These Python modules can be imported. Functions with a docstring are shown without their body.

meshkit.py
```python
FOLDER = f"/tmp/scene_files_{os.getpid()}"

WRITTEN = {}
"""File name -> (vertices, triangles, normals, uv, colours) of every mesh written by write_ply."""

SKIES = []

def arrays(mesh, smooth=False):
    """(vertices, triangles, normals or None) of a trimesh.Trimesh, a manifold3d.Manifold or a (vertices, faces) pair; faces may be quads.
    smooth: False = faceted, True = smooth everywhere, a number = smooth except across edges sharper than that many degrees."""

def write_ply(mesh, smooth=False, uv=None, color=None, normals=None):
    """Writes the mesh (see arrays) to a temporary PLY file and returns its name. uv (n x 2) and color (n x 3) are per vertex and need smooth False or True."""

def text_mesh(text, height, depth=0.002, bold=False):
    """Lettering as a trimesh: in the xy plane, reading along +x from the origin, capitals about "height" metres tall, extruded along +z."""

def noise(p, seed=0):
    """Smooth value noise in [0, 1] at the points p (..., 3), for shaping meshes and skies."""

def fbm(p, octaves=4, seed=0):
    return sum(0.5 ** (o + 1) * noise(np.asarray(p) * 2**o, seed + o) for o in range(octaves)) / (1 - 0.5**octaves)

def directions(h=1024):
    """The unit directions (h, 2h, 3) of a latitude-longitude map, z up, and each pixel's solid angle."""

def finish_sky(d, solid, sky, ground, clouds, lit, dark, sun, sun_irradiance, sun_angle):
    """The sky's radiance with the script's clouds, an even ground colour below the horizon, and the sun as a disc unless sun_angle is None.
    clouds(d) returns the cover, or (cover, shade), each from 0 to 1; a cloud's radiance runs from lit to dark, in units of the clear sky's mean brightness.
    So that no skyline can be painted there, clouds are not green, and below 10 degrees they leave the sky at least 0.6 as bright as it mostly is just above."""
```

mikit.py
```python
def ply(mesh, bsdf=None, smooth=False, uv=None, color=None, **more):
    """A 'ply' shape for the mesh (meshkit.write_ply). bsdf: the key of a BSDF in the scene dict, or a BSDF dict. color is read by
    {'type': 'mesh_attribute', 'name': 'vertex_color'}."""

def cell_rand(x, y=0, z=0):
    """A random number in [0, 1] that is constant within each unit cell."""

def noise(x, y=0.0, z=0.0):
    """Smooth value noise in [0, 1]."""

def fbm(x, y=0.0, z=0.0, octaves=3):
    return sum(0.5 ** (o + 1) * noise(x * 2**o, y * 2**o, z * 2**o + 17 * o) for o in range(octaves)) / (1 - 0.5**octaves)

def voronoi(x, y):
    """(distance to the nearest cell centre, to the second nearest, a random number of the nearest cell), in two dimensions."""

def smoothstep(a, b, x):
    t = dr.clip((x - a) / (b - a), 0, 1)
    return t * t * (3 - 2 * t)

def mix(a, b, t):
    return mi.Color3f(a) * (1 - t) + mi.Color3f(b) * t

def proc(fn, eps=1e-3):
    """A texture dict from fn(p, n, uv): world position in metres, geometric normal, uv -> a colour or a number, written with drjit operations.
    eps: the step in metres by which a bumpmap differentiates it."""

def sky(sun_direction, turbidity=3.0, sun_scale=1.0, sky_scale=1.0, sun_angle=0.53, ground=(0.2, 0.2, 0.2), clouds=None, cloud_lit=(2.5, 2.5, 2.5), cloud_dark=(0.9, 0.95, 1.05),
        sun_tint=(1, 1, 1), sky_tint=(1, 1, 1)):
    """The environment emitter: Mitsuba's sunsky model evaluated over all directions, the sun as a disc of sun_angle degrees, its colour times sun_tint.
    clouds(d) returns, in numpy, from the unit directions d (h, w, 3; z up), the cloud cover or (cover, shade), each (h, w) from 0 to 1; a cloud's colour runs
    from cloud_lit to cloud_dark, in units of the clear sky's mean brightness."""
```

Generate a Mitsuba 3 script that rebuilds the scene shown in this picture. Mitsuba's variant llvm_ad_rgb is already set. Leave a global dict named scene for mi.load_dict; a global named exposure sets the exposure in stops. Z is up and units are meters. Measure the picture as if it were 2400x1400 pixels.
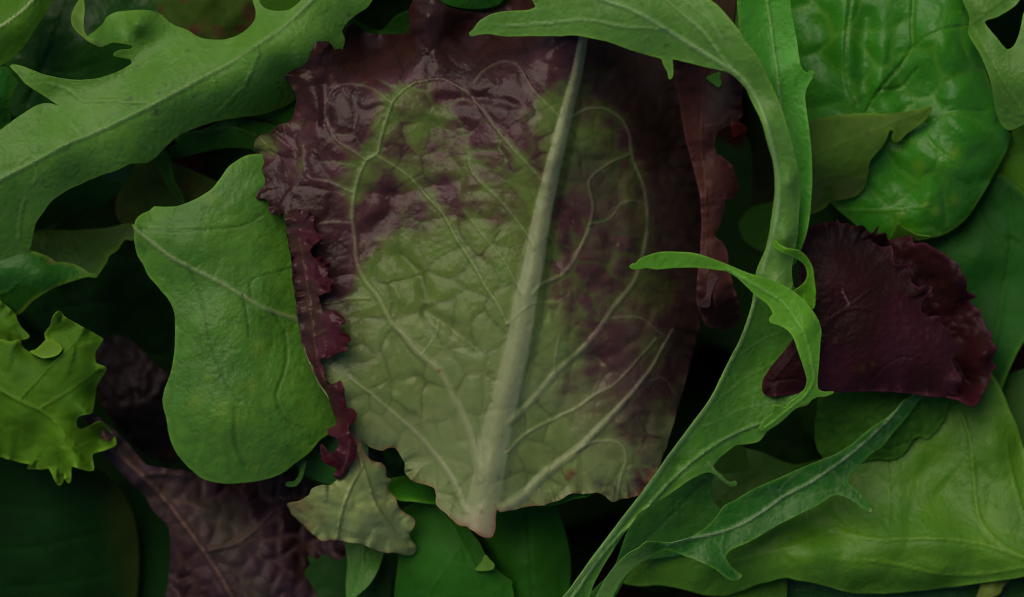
import math
import numpy as np
import mitsuba as mi
import mikit
import meshkit
import shapely
from scipy.spatial import Delaunay, cKDTree
from scipy.interpolate import RBFInterpolator

# ------------------------------------------------------------------ camera, light, exposure
S = 1e-4                      # one photograph pixel is about 0.1 mm on the pile
H = 1.0                       # the camera looks straight down from one metre
T = mi.ScalarTransform4f
scene, labels = {}, {}
scene['camera'] = {
    'type': 'thinlens', 'fov': 2 * math.degrees(math.atan(0.12 / H)), 'fov_axis': 'x',
    'aperture_radius': 0.013, 'focus_distance': H - 0.007, 'near_clip': 0.05, 'far_clip': 20.0,
    'to_world': T().look_at(origin=[0, 0, H], target=[0, 0, 0], up=[0, 1, 0]),
}
scene['sky'] = mikit.sky([-0.34, 0.50, 0.80], turbidity=3, sun_scale=0.85, sun_angle=50, sky_scale=0.9,
                         sky_tint=(1.18, 1.0, 0.98), sun_tint=(0.98, 0.99, 1.12))
exposure = 2.45
SC = 1.5                     # display value of the photograph -> base colour


def C(r, g, b):
    c = np.array([r, g, b]) / 255.0
    c = np.where(c < 0.04045, c / 12.92, ((c + 0.055) / 1.055) ** 2.4) / SC
    return c * [1.06 if b < 60 else 0.99, 1.0, 0.58 if b < 60 else 0.84] if g > r else c * [1.0, 1.0, 1.1]


# ------------------------------------------------------------------ materials
VC = {'type': 'mesh_attribute', 'name': 'vertex_color'}


def leaf_bsdf(key, rough, spec, trans, bump, size, sheen=0.0):
    def relief(p, n, uv):
        q = p * (1.0 / size)
        return mikit.fbm(q.x, q.y, q.z * 0.3, 2)
    front = {'type': 'principled', 'base_color': VC, 'roughness': rough, 'specular': spec, 'sheen': sheen}
    thin = {'type': 'principledthin', 'base_color': VC, 'roughness': 0.6, 'diff_trans': 1.7}
    scene[key] = {'type': 'blendbsdf', 'weight': trans,
                  'bsdf_0': {'type': 'twosided', 'b': {'type': 'bumpmap', 'scale': bump, 't': mikit.proc(relief, eps=size * 0.15), 'b': front}},
                  'bsdf_1': thin}


leaf_bsdf('mat_arugula', 0.50, 0.12, 0.14, 0.00022, 0.0008)
leaf_bsdf('mat_glossy', 0.42, 0.11, 0.12, 0.00018, 0.0009)
leaf_bsdf('mat_lettuce', 0.32, 0.075, 0.12, 0.00014, 0.0009)
leaf_bsdf('mat_red', 0.50, 0.05, 0.08, 0.00012, 0.0009)
leaf_bsdf('mat_wine', 0.50, 0.03, 0.08, 0.00020, 0.0008)
leaf_bsdf('mat_soft', 0.62, 0.06, 0.20, 0.00012, 0.0014)
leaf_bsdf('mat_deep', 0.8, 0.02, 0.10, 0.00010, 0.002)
scene['mat_tray'] = {'type': 'twosided', 'b': {'type': 'principled', 'base_color': {'type': 'rgb', 'value': [0.02, 0.022, 0.016]}, 'roughness': 0.7}}


# ------------------------------------------------------------------ leaf building tools (pixels of the photograph as 0.1 mm units, heights in mm)
def spline(pts, step, closed):
    p = np.asarray(pts, float)
    n = len(p)
    out = []
    for i in range(n if closed else n - 1):
        if closed:
            a, b, c, d = p[i - 1], p[i], p[(i + 1) % n], p[(i + 2) % n]
        else:
            b, c = p[i], p[i + 1]
            a = p[i - 1] if i else 2 * b - c
            d = p[i + 2] if i + 2 < n else 2 * c - b
        lb, lc, ld = (max(np.linalg.norm(u), 1e-6) for u in (b - a, c - b, d - c))
        m1 = ((b - a) / lb * lc ** 0.5 + (c - b) / lc * lb ** 0.5) / (lb ** 0.5 + lc ** 0.5) * lc
        m2 = ((c - b) / lc * ld ** 0.5 + (d - c) / ld * lc ** 0.5) / (lc ** 0.5 + ld ** 0.5) * lc
        t = np.linspace(0, 1, max(2, int(lc / step) + 2))[:-1, None]
        out.append((2 * t**3 - 3 * t**2 + 1) * b + (t**3 - 2 * t**2 + t) * m1 * 0.9 + (-2 * t**3 + 3 * t**2) * c + (t**3 - t**2) * m2 * 0.9)
    if not closed:
        out.append(p[-1:])
    return np.vstack(out)


def fb(xy, size, seed, octaves=3):
    return meshkit.fbm(np.c_[xy / size, np.full(len(xy), seed * 7.31)], octaves, seed) - 0.5


def field(ctrl, xy, smooth=0.0):
    c = np.asarray(ctrl, float)
    if len(c) < 3:
        return np.full(len(xy), c[:, 2].mean())
    v = xy
    if len(c) < 4:
        A = np.c_[c[:, :2], np.ones(len(c))]
        return np.c_[v, np.ones(len(v))] @ np.linalg.lstsq(A, c[:, 2], rcond=None)[0]
    out = np.empty(len(xy))
    r = RBFInterpolator(c[:, :2] / 1000, c[:, 2], kernel='thin_plate_spline', smoothing=smooth)
    for k in range(0, len(xy), 50000):
        out[k:k + 50000] = r(xy[k:k + 50000] / 1000)
    return out


def sst(a, b, x):
    t = np.clip((x - a) / (b - a), 0, 1)
    return t * t * (3 - 2 * t)


def mixc(a, b, t):
    return a * (1 - t[:, None]) + b * t[:, None]


def nextkey(key):
    if key not in scene:
        return key
    k = 1
    while f'{key}_{k:03d}' in scene:
        k += 1
    return f'{key}_{k:03d}'


SEED = [11]


def sheet(holder, part, outline, z, c1, c2, mat, veins=(), step=6.5, vcol=None, vs=0.5, cells=0, cell_h=0.0, cell_c=0.0, rough_h=0.0, rough_s=60,
          frill=0.0, frill_l=60, frill_w=25, edge_c=None, edge_w=6, edge_drop=0.0, jag=0.0, paint=None, relief=None, mott=0.10, rim=0.30, vee=0.0, split=True, zmean=None, vrel=1.0, fmask=None, post=None):
    """One leaf surface: a height field over its outline with relief, pigment and a rolled edge. The triangles under each named vein become parts of their own."""
    SEED[0] += 1
    sd = SEED[0]
    b = spline(outline, step * 0.8, True)
    if jag:
        t = np.arange(len(b)) * step * 0.8
        ph = meshkit.fbm(np.c_[t / 22.0, t * 0, t * 0 + sd], 3, sd) - 0.5
        d = np.roll(b, -1, 0) - np.roll(b, 1, 0)
        nrm = np.c_[d[:, 1], -d[:, 0]] / np.maximum(np.linalg.norm(d, axis=1, keepdims=True), 1e-6)
        b = b + nrm * ph[:, None] * 2 * jag
    poly = shapely.Polygon(b).buffer(0)
    if poly.geom_type != 'Polygon':
        poly = max(poly.geoms, key=lambda g: g.area)
    ring = np.array(poly.exterior.coords)[:-1]
    seg = np.linalg.norm(np.roll(ring, -1, 0) - ring, axis=1)
    keep = [0]
    acc = 0
    for i in range(1, len(ring)):
        acc += seg[i - 1]
        if acc > step * 0.45:
            keep.append(i)
            acc = 0
    ring = ring[keep]
    poly = shapely.Polygon(ring).buffer(0)
    if poly.geom_type != 'Polygon':
        poly = max(poly.geoms, key=lambda g: g.area)
    fine = np.array(shapely.segmentize(poly.exterior, 3.0).coords)[:-1]
    arc = np.r_[0, np.cumsum(np.linalg.norm(np.diff(fine, axis=0), axis=1))]
    btree = cKDTree(fine)
    x0, y0, x1, y1 = poly.bounds
    gx, gy = np.meshgrid(np.arange(x0, x1 + step, step), np.arange(y0, y1 + step, step * 0.866))
    gx[1::2] += step / 2
    g = np.c_[gx.ravel(), gy.ravel()] + np.random.default_rng(sd).uniform(-0.2, 0.2, (gx.size, 2)) * step
    g = g[shapely.contains_xy(poly, g[:, 0], g[:, 1])]
    g = g[btree.query(g)[0] > step * 0.55]
    pts = np.vstack([np.array(poly.exterior.coords)[:-1], g])
    nb = len(pts) - len(g)
    tri = Delaunay(pts).simplices
    cen = pts[tri].mean(1)
    inside = shapely.contains_xy(poly, cen[:, 0], cen[:, 1])
    a2 = np.cross(pts[tri[:, 1]] - pts[tri[:, 0]], pts[tri[:, 2]] - pts[tri[:, 0]])
    ok = inside & (np.abs(a2) > 1e-3)
    tri, a2 = tri[ok], a2[ok]
    tri[a2 > 0] = tri[a2 > 0][:, ::-1]          # y runs down in the photograph
    used, inv = np.unique(tri, return_inverse=True)
    pts, tri = pts[used], inv.reshape(-1, 3)
    de, near = btree.query(pts)
    s = arc[near]
    # ---- heights
    h = field(z, pts)
    if rough_h:
        h = h + rough_h * 2 * fb(pts, rough_s, sd, 3)
    vw = np.zeros(len(pts))
    vd = np.zeros(len(pts))
    mid = np.zeros(len(pts))
    vtot = np.zeros(len(pts))
    tlab = np.full(len(tri), -1)
    cen = pts[tri].mean(1)
    names = []
    for k, v in enumerate(veins):
        pl, w0, w1, vh = v[:4]
        nm = v[4] if len(v) > 4 else 'vein'
        q = spline(pl, 3.0, False)
        tt = np.r_[0, np.cumsum(np.linalg.norm(np.diff(q, axis=0), axis=1))]
        tt = tt / tt[-1]
        qt = cKDTree(q)
        d, j = qt.query(pts)
        w = w0 + (w1 - w0) * tt[j]
        prof = 0.5 + 0.5 * np.cos(np.pi * np.minimum(d / (w * 1.35), 1))
        if nm == 'midrib':
            mid = 1 - sst(0.92, 1.08, d / w) if w0 > 20 else np.clip(prof * 1.25, 0, 1)
        h = h + vh * prof
        vtot = np.maximum(vtot, np.exp(-(d / (w * 3 + 5)) ** 2))
        q5 = v[5] if len(v) > 5 else 1.0
        if q5 >= 0:
            vw = np.maximum(vw, (mid if nm == 'midrib' else np.clip(prof * 1.25, 0, 1)) * q5)
        else:
            vd = np.maximum(vd, np.clip(prof * 1.25, 0, 1) * -q5)
        if vee and nm == 'midrib':
            h = h + vee * np.minimum(d, 120)
        names.append(nm)
        if split and nm:
            d, j = qt.query(cen)
            w = np.maximum(w0 + (w1 - w0) * tt[j], 3.0)
            tlab[(d < w) & (tlab < 0)] = k
    cellr = np.zeros(len(pts))
    net = np.zeros(len(pts))
    if cells:
        rng = np.random.default_rng(sd + 500)
        ux, uy = np.meshgrid(np.arange(x0 - cells, x1 + cells, cells), np.arange(y0 - cells, y1 + cells, cells))
        seeds = np.c_[ux.ravel(), uy.ravel()] + rng.uniform(-0.48, 0.48, (ux.size, 2)) * cells
        wp = pts + np.c_[fb(pts, cells * 0.8, sd + 1, 2), fb(pts, cells * 0.8, sd + 2, 2)] * cells * 0.5
        d, j = cKDTree(seeds).query(wp, k=2)
        f = (d[:, 1] - d[:, 0])
        net = np.exp(-(f / max(step * 1.7, 7.0)) ** 2) * np.clip(0.7 + 2.2 * fb(pts, cells * 1.6, sd + 8, 2), 0, 1)
        puff = 1 - np.exp(-(f / (cells * 0.35)) ** 2)
        cellr = rng.uniform(0, 1, len(seeds))[j[:, 0]]
        h = h + cell_h * (puff - 0.5) * (0.6 + 0.8 * cellr) * (1 - 0.6 * vtot)
    if frill:
        n1 = meshkit.fbm(np.c_[s / frill_l, s * 0, s * 0 + sd], 2, sd) - 0.5
        n2 = meshkit.fbm(np.c_[s / (frill_l * 2.7), s * 0, s * 0 + sd + 40], 2, sd + 3) - 0.5
        fm = 1.0 if fmask is None else fmask(pts)
        h = h + fm * frill * (np.sin(2 * np.pi * s / frill_l + 9 * n1 + 14 * n2) * (0.30 + 0.9 * n2) + n1 * 2.0 + n2 * 2.2) * np.exp(-de / (frill_w * (1 + 1.2 * n2)))
    if edge_drop:
        h = h - edge_drop * np.exp(-de / 18.0)
    if relief is not None:
        h = h + relief(pts, de)
    # ---- pigment
    c1, c2 = np.asarray(c1), np.asarray(c2)
    col = mixc(c1[None], c2[None], np.clip(0.5 + 1.6 * fb(pts, 110, sd + 3, 3), 0, 1))
    ctx = dict(pts=pts, de=de, s=s, vw=vw, vtot=vtot, cellr=cellr, net=net, sd=sd)
    if paint is not None:
        col = paint(col, ctx)
    vc = (c1 * 1.4 + 0.01) if vcol is None else np.asarray(vcol)
    if cells and cell_c:
        col = mixc(col, (vc if cell_c > 0 else col * 0.45), net * abs(cell_c))
    col = col * (1 + mott * 1.8 * fb(pts, 13, sd + 4, 3) + mott * 1.3 * fb(pts, 42, sd + 5, 2))[:, None]
    gr = fb(pts, 30, sd + 6, 3)
    col = col * np.clip(1 + np.c_[gr * 0.5, gr * 0.0, -gr * 0.5] * mott * 3, 0.5, 1.5)
    a_ = np.clip(vrel + (1 - vrel) * mid, 0, 1)[:, None]
    tgt = vc[None] * a_ + np.minimum(col * 1.9 + 0.012, vc[None]) * (1 - a_)
    w_ = np.clip(vw * vs, 0, 1)[:, None]
    col = (col * (1 - w_) + tgt * w_) * (1 - vd)[:, None]
    if edge_c is not None:
        col = mixc(col, np.asarray(edge_c)[None], np.clip(0.42 + 1.9 * fb(pts, 60, sd + 15, 3), 0.05, 0.9) * np.exp(-(de / edge_w) ** 2))
    if post is not None:
        col = post(col, ctx)
    col = np.clip(col, 0.002, 0.9)
    rg = np.random.default_rng(sd + 900)
    for _ in range(int(len(pts) * step * step / 5200)):          # small nicks, pores and bruises
        o_ = pts[rg.integers(len(pts))]
        rr = rg.uniform(1.5, 4.5)
        m_ = (np.abs(pts - o_) < rr * 3).all(1)
        d_ = pts[m_] - o_
        an_ = rg.uniform(0, 3.14)
        u_ = d_ @ [np.cos(an_), np.sin(an_)]
        q_ = d_ @ [-np.sin(an_), np.cos(an_)]
        g_ = np.exp(-(u_ / (rr * rg.uniform(1, 2.5))) ** 2 - (q_ / rr) ** 2)
        col[m_] = col[m_] * (1 - g_ * rg.uniform(-0.25, 0.45))[:, None]
    # ---- place it
    zm = h.mean() if zmean is None else zmean
    k = (H - zm * 1e-3) / H
    v3 = np.c_[(pts[:, 0] - 1200) * S * k, (700 - pts[:, 1]) * S * k, h * 1e-3]
    fn = np.cross(v3[tri[:, 1]] - v3[tri[:, 0]], v3[tri[:, 2]] - v3[tri[:, 0]])
    n = np.zeros_like(v3)
    for i in range(3):
        np.add.at(n, tri[:, i], fn)
    n /= np.maximum(np.linalg.norm(n, axis=1, keepdims=True), 1e-20)
    # rolled edge
    e = np.sort(np.vstack([tri[:, [0, 1]], tri[:, [1, 2]], tri[:, [2, 0]]]), axis=1)
    ed = np.vstack([tri[:, [0, 1]], tri[:, [1, 2]], tri[:, [2, 0]]])
    _, first, cnt = np.unique(e, axis=0, return_index=True, return_counts=True)
    be = ed[first[cnt == 1]]
    o2 = np.zeros((len(v3), 2))
    d2 = v3[be[:, 1], :2] - v3[be[:, 0], :2]
    on = np.c_[d2[:, 1], -d2[:, 0]]
    np.add.at(o2, be[:, 0], on)
    np.add.at(o2, be[:, 1], on)
    bi = np.unique(be)
    o = o2[bi] / np.maximum(np.linalg.norm(o2[bi], axis=1, keepdims=True), 1e-12)
    o3 = np.c_[o, np.zeros(len(o))]
    ix = np.full(len(v3), -1)
    ix[bi] = np.arange(len(bi))
    nv, m = len(v3), len(bi)
    r = rim * 1e-3
    r1 = v3[bi] + o3 * r * 0.5 - n[bi] * r * 0.35
    r2 = v3[bi] + o3 * r * 0.15 - n[bi] * r
    nn = n[bi] * 0.35 + o3
    nn /= np.linalg.norm(nn, axis=1, keepdims=True)
    V = np.vstack([v3, r1, r2])
    N = np.vstack([n, nn, -n[bi]])
    CC = np.vstack([col, col[bi], col[bi]])
    a, bb = be[:, 0], be[:, 1]
    A1, B1 = nv + ix[a], nv + ix[bb]
    A2, B2 = A1 + m, B1 + m
    rimf = np.vstack([np.c_[a, A1, bb], np.c_[bb, A1, B1], np.c_[A1, A2, B1], np.c_[B1, A2, B2]])

    def emit(key, f):
        u, iv = np.unique(f, return_inverse=True)
        path = meshkit.write_ply((V[u], iv.reshape(-1, 3)), False, None, CC[u], normals=N[u])
        scene[key] = {'type': 'ply', 'filename': path, 'face_normals': False, 'bsdf': {'type': 'ref', 'id': mat}}

    emit(nextkey(f'{holder}__{part}'), np.vstack([tri[tlab < 0], rimf]))
    for q, nm in enumerate(names):
        f = tri[tlab == q]
        if nm and len(f) > 3:
            emit(nextkey(f'{holder}__{nm}' if part == 'blade' else f'{holder}__{part}__{nm}'), f)


def leaf(key, label, group=None, category='leaf'):
    taken = {k.split('__')[0] for k in scene} | set(labels)
    k = key
    i = 0
    while k in taken:
        i += 1
        k = f'{key}_{i:03d}'
    labels[k] = {'label': label, 'category': category}
    if group:
        labels[k]['group'] = group
    return k


# ------------------------------------------------------------------ the setting: the dark tray under the pile
scene['tray_floor'] = {'type': 'rectangle', 'to_world': T().translate([0, 0, -0.14]).scale([3.0, 3.0, 1]), 'bsdf': {'type': 'ref', 'id': 'mat_tray'}}
labels['tray_floor'] = {'label': 'dark floor under the salad pile', 'kind': 'structure'}


def specks(col, p, spots, c=(0.012, 0.02, 0.006)):
    for x, y, r in spots:
        w = np.exp(-(((p[:, 0] - x) ** 2 + (p[:, 1] - y) ** 2) / r ** 2))
        col = mixc(col, np.asarray(c)[None], 0.9 * w)
    return col


def spots_yellow(col, c, spots):
    p = c['pts']
    for x, y, r in spots:
        w = np.exp(-(((p[:, 0] - x) ** 2 + (p[:, 1] - y) ** 2) / r ** 2))
        col = mixc(col, np.asarray(C(78, 104, 24))[None], 0.45 * w)
    return col


# ------------------------------------------------------------------ central red lettuce leaf, underside up
def redness(ctrl, pale, red, dark, green, k=1.0, sz=70, gy=lambda p: 0.3):
    def paint(col, c):
        p = c['pts']
        f = field(ctrl, p) + 1.1 * fb(p, sz, c['sd'] + 9, 5) + 0.16 * (c['cellr'] - 0.5) + 0.45 * fb(p * [0.7, 1.5], 20, c['sd'] + 19, 4) + 0.25 * c['net'] * np.sign(fb(p, 120, c['sd'] + 29, 1))
        f = f - 0.20 * c['vtot'] - 0.10 * c['net']
        t = sst(-0.02, 0.70, f) * k * 0.95
        g = np.clip(sst(-0.1, 0.45, 2.2 * fb(p, 130, c['sd'] + 10, 3)) * 0.5 + gy(p), 0, 1)
        base = mixc(np.asarray(pale)[None], np.asarray(green)[None], g * 0.8)
        r = mixc(np.asarray(red)[None], np.asarray(dark)[None], np.clip(sst(0.5, 1.05, f) + 0.8 * fb(p, 45, c['sd'] + 11, 3), 0, 1))
        return base * (1 - t[:, None]) + r * t[:, None]
    return paint


PALE, LGREEN = C(86, 99, 63), C(64, 86, 38)
RED, DRED = C(54, 23, 32), C(33, 7, 13)
RIB = C(113, 119, 93)

L = leaf('red_lettuce_leaf', "large pale green and dark red lettuce leaf with thick white midrib in the middle")
lz = [(1120, 1245, 11), (1150, 1100, 11), (1195, 900, 12), (1245, 650, 12.5), (1300, 370, 12), (1365, 100, 9), (1380, -20, 6),
      (1000, 600, 8.5), (900, 450, 7.5), (1050, 300, 8), (1150, 150, 6), (850, 800, 8), (950, 950, 7.5), (840, 1000, 6.5), (1000, 1120, 5), (930, 1075, 4.5),
      (760, 400, 7), (700, 330, 4), (610, 360, 1), (620, 460, 3.5), (690, 600, 5.5), (720, 780, 6), (760, 240, 6), (700, 160, 5), (690, 250, 3.5),
      (770, 110, 7), (860, 140, -3), (900, 85, -8), (840, 65, -8), (970, 60, 6), (1000, 0, 7), (1045, 35, 7.5), (1085, 70, 0), (1200, 20, -6), (900, 180, 5),
      (1300, 600, 10.5), (1330, 400, 9), (1400, 150, -2), (1450, 300, -2), (1420, 600, 5), (1400, 850, 7), (1300, 1000, 7), (1230, 1150, 7), (1350, 1130, 5),
      (1440, 1160, 2), (1530, 1050, -1), (1500, 900, 2.5), (1560, 800, -4), (1590, 950, -9), (1620, 850, -17), (1650, 700, -28), (1560, 620, -11), (1500, 500, -5), (1660, 450, -32), (1560, 250, -21), (1640, 250, -32), (1560, 90, -24), (1450, 60, -10)]
lred = [(1200, 1150, -.5), (1000, 1000, -.4), (850, 900, -.3), (950, 800, -.25), (1000, 650, -.3), (900, 620, -.25), (1120, 560, .05), (1150, 800, -.3), (805, 810, .0), (790, 680, .85), (800, 600, .85), (775, 740, .6), (830, 560, .75), (800, 560, .8),
        (760, 450, .75), (870, 500, .85), (960, 490, .55), (1080, 460, .45), (1000, 400, .42), (860, 420, .4), (960, 250, .22), (1040, 330, .5), (1180, 330, .42), (1230, 450, .28), (1130, 420, .38), (1250, 260, .5), (1130, 250, .9), (1250, 130, .95), (1150, 180, 1.0),
        (700, 350, .75), (640, 400, .9), (640, 330, .5), (800, 250, .9), (720, 150, 1.1), (900, 120, 1.3), (1050, 50, 1.2), (1330, 200, .6), (950, 60, 1.2), (850, 330, .7),
        (1300, 600, .6), (1320, 480, .8), (1400, 560, .68), (1450, 450, .35), (1400, 320, .15), (1500, 250, 1.1), (1420, 150, .9), (1580, 450, 1.1), (1580, 300, 1.2), (1560, 620, .4), (1450, 650, .6), (1450, 780, .7), (1350, 700, .6), (1560, 730, .65),
        (1300, 800, .15), (1250, 950, -.25), (1350, 900, .35), (1450, 850, .5), (1500, 800, .4), (1580, 860, .8), (1540, 950, .25), (1480, 990, .6), (1400, 950, .3), (1290, 1100, -.1), (1420, 1090, .0), (1480, 1130, .5), (1560, 1040, .2)]
LOUT = [(1100, 1232), (1120, 1247), (1140, 1256), (1152, 1254), (1159, 1242), (1162, 1215), (1167, 1192), (1171, 1196), (1187, 1194), (1237, 1186), (1287, 1179), (1317, 1167), (1341, 1155), (1367, 1157), (1402, 1155), (1415, 1162), (1435, 1176), (1455, 1172),
        (1487, 1165), (1510, 1152), (1525, 1130), (1545, 1100), (1557, 1070), (1570, 1037), (1590, 975), (1607, 925), (1624, 862), (1638, 812), (1652, 762), (1664, 700), (1672, 600), (1670, 480), (1660, 350), (1640, 200), (1600, 110), (1540, 60), (1450, 30), (1370, 0), (1300, -15), (1200, -8),
        (1160, 20), (1110, 26), (1065, 24), (1035, 8), (1015, -18), (980, -12), (962, 14), (957, 35), (962, 55), (955, 75), (930, 78), (900, 75), (850, 67), (825, 50), (812, 62), (806, 90), (798, 112), (785, 118), (775, 105), (762, 91), (760, 102), (742, 102), (720, 100), (700, 117), (680, 140), (675, 158),
        (667, 175), (682, 200), (694, 230), (690, 260), (675, 287), (665, 290), (645, 300), (632, 315), (607, 320), (597, 340), (599, 360), (607, 387), (620, 418), (607, 435), (597, 455), (602, 465), (622, 466), (631, 477), (632, 495), (650, 504), (668, 500),
        (675, 555), (687, 617), (692, 675), (697, 712), (705, 775), (715, 820), (737, 875), (752, 905), (767, 927), (790, 957), (812, 985), (822, 1010), (830, 1034), (847, 1037), (875, 1049), (897, 1055), (907, 1051), (925, 1050), (937, 1065), (950, 1087), (950, 1107), (960, 1117), (975, 1127), (1000, 1135), (1017, 1142),
        (1022, 1160), (1022, 1177), (1045, 1200), (1075, 1225)]
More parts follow.
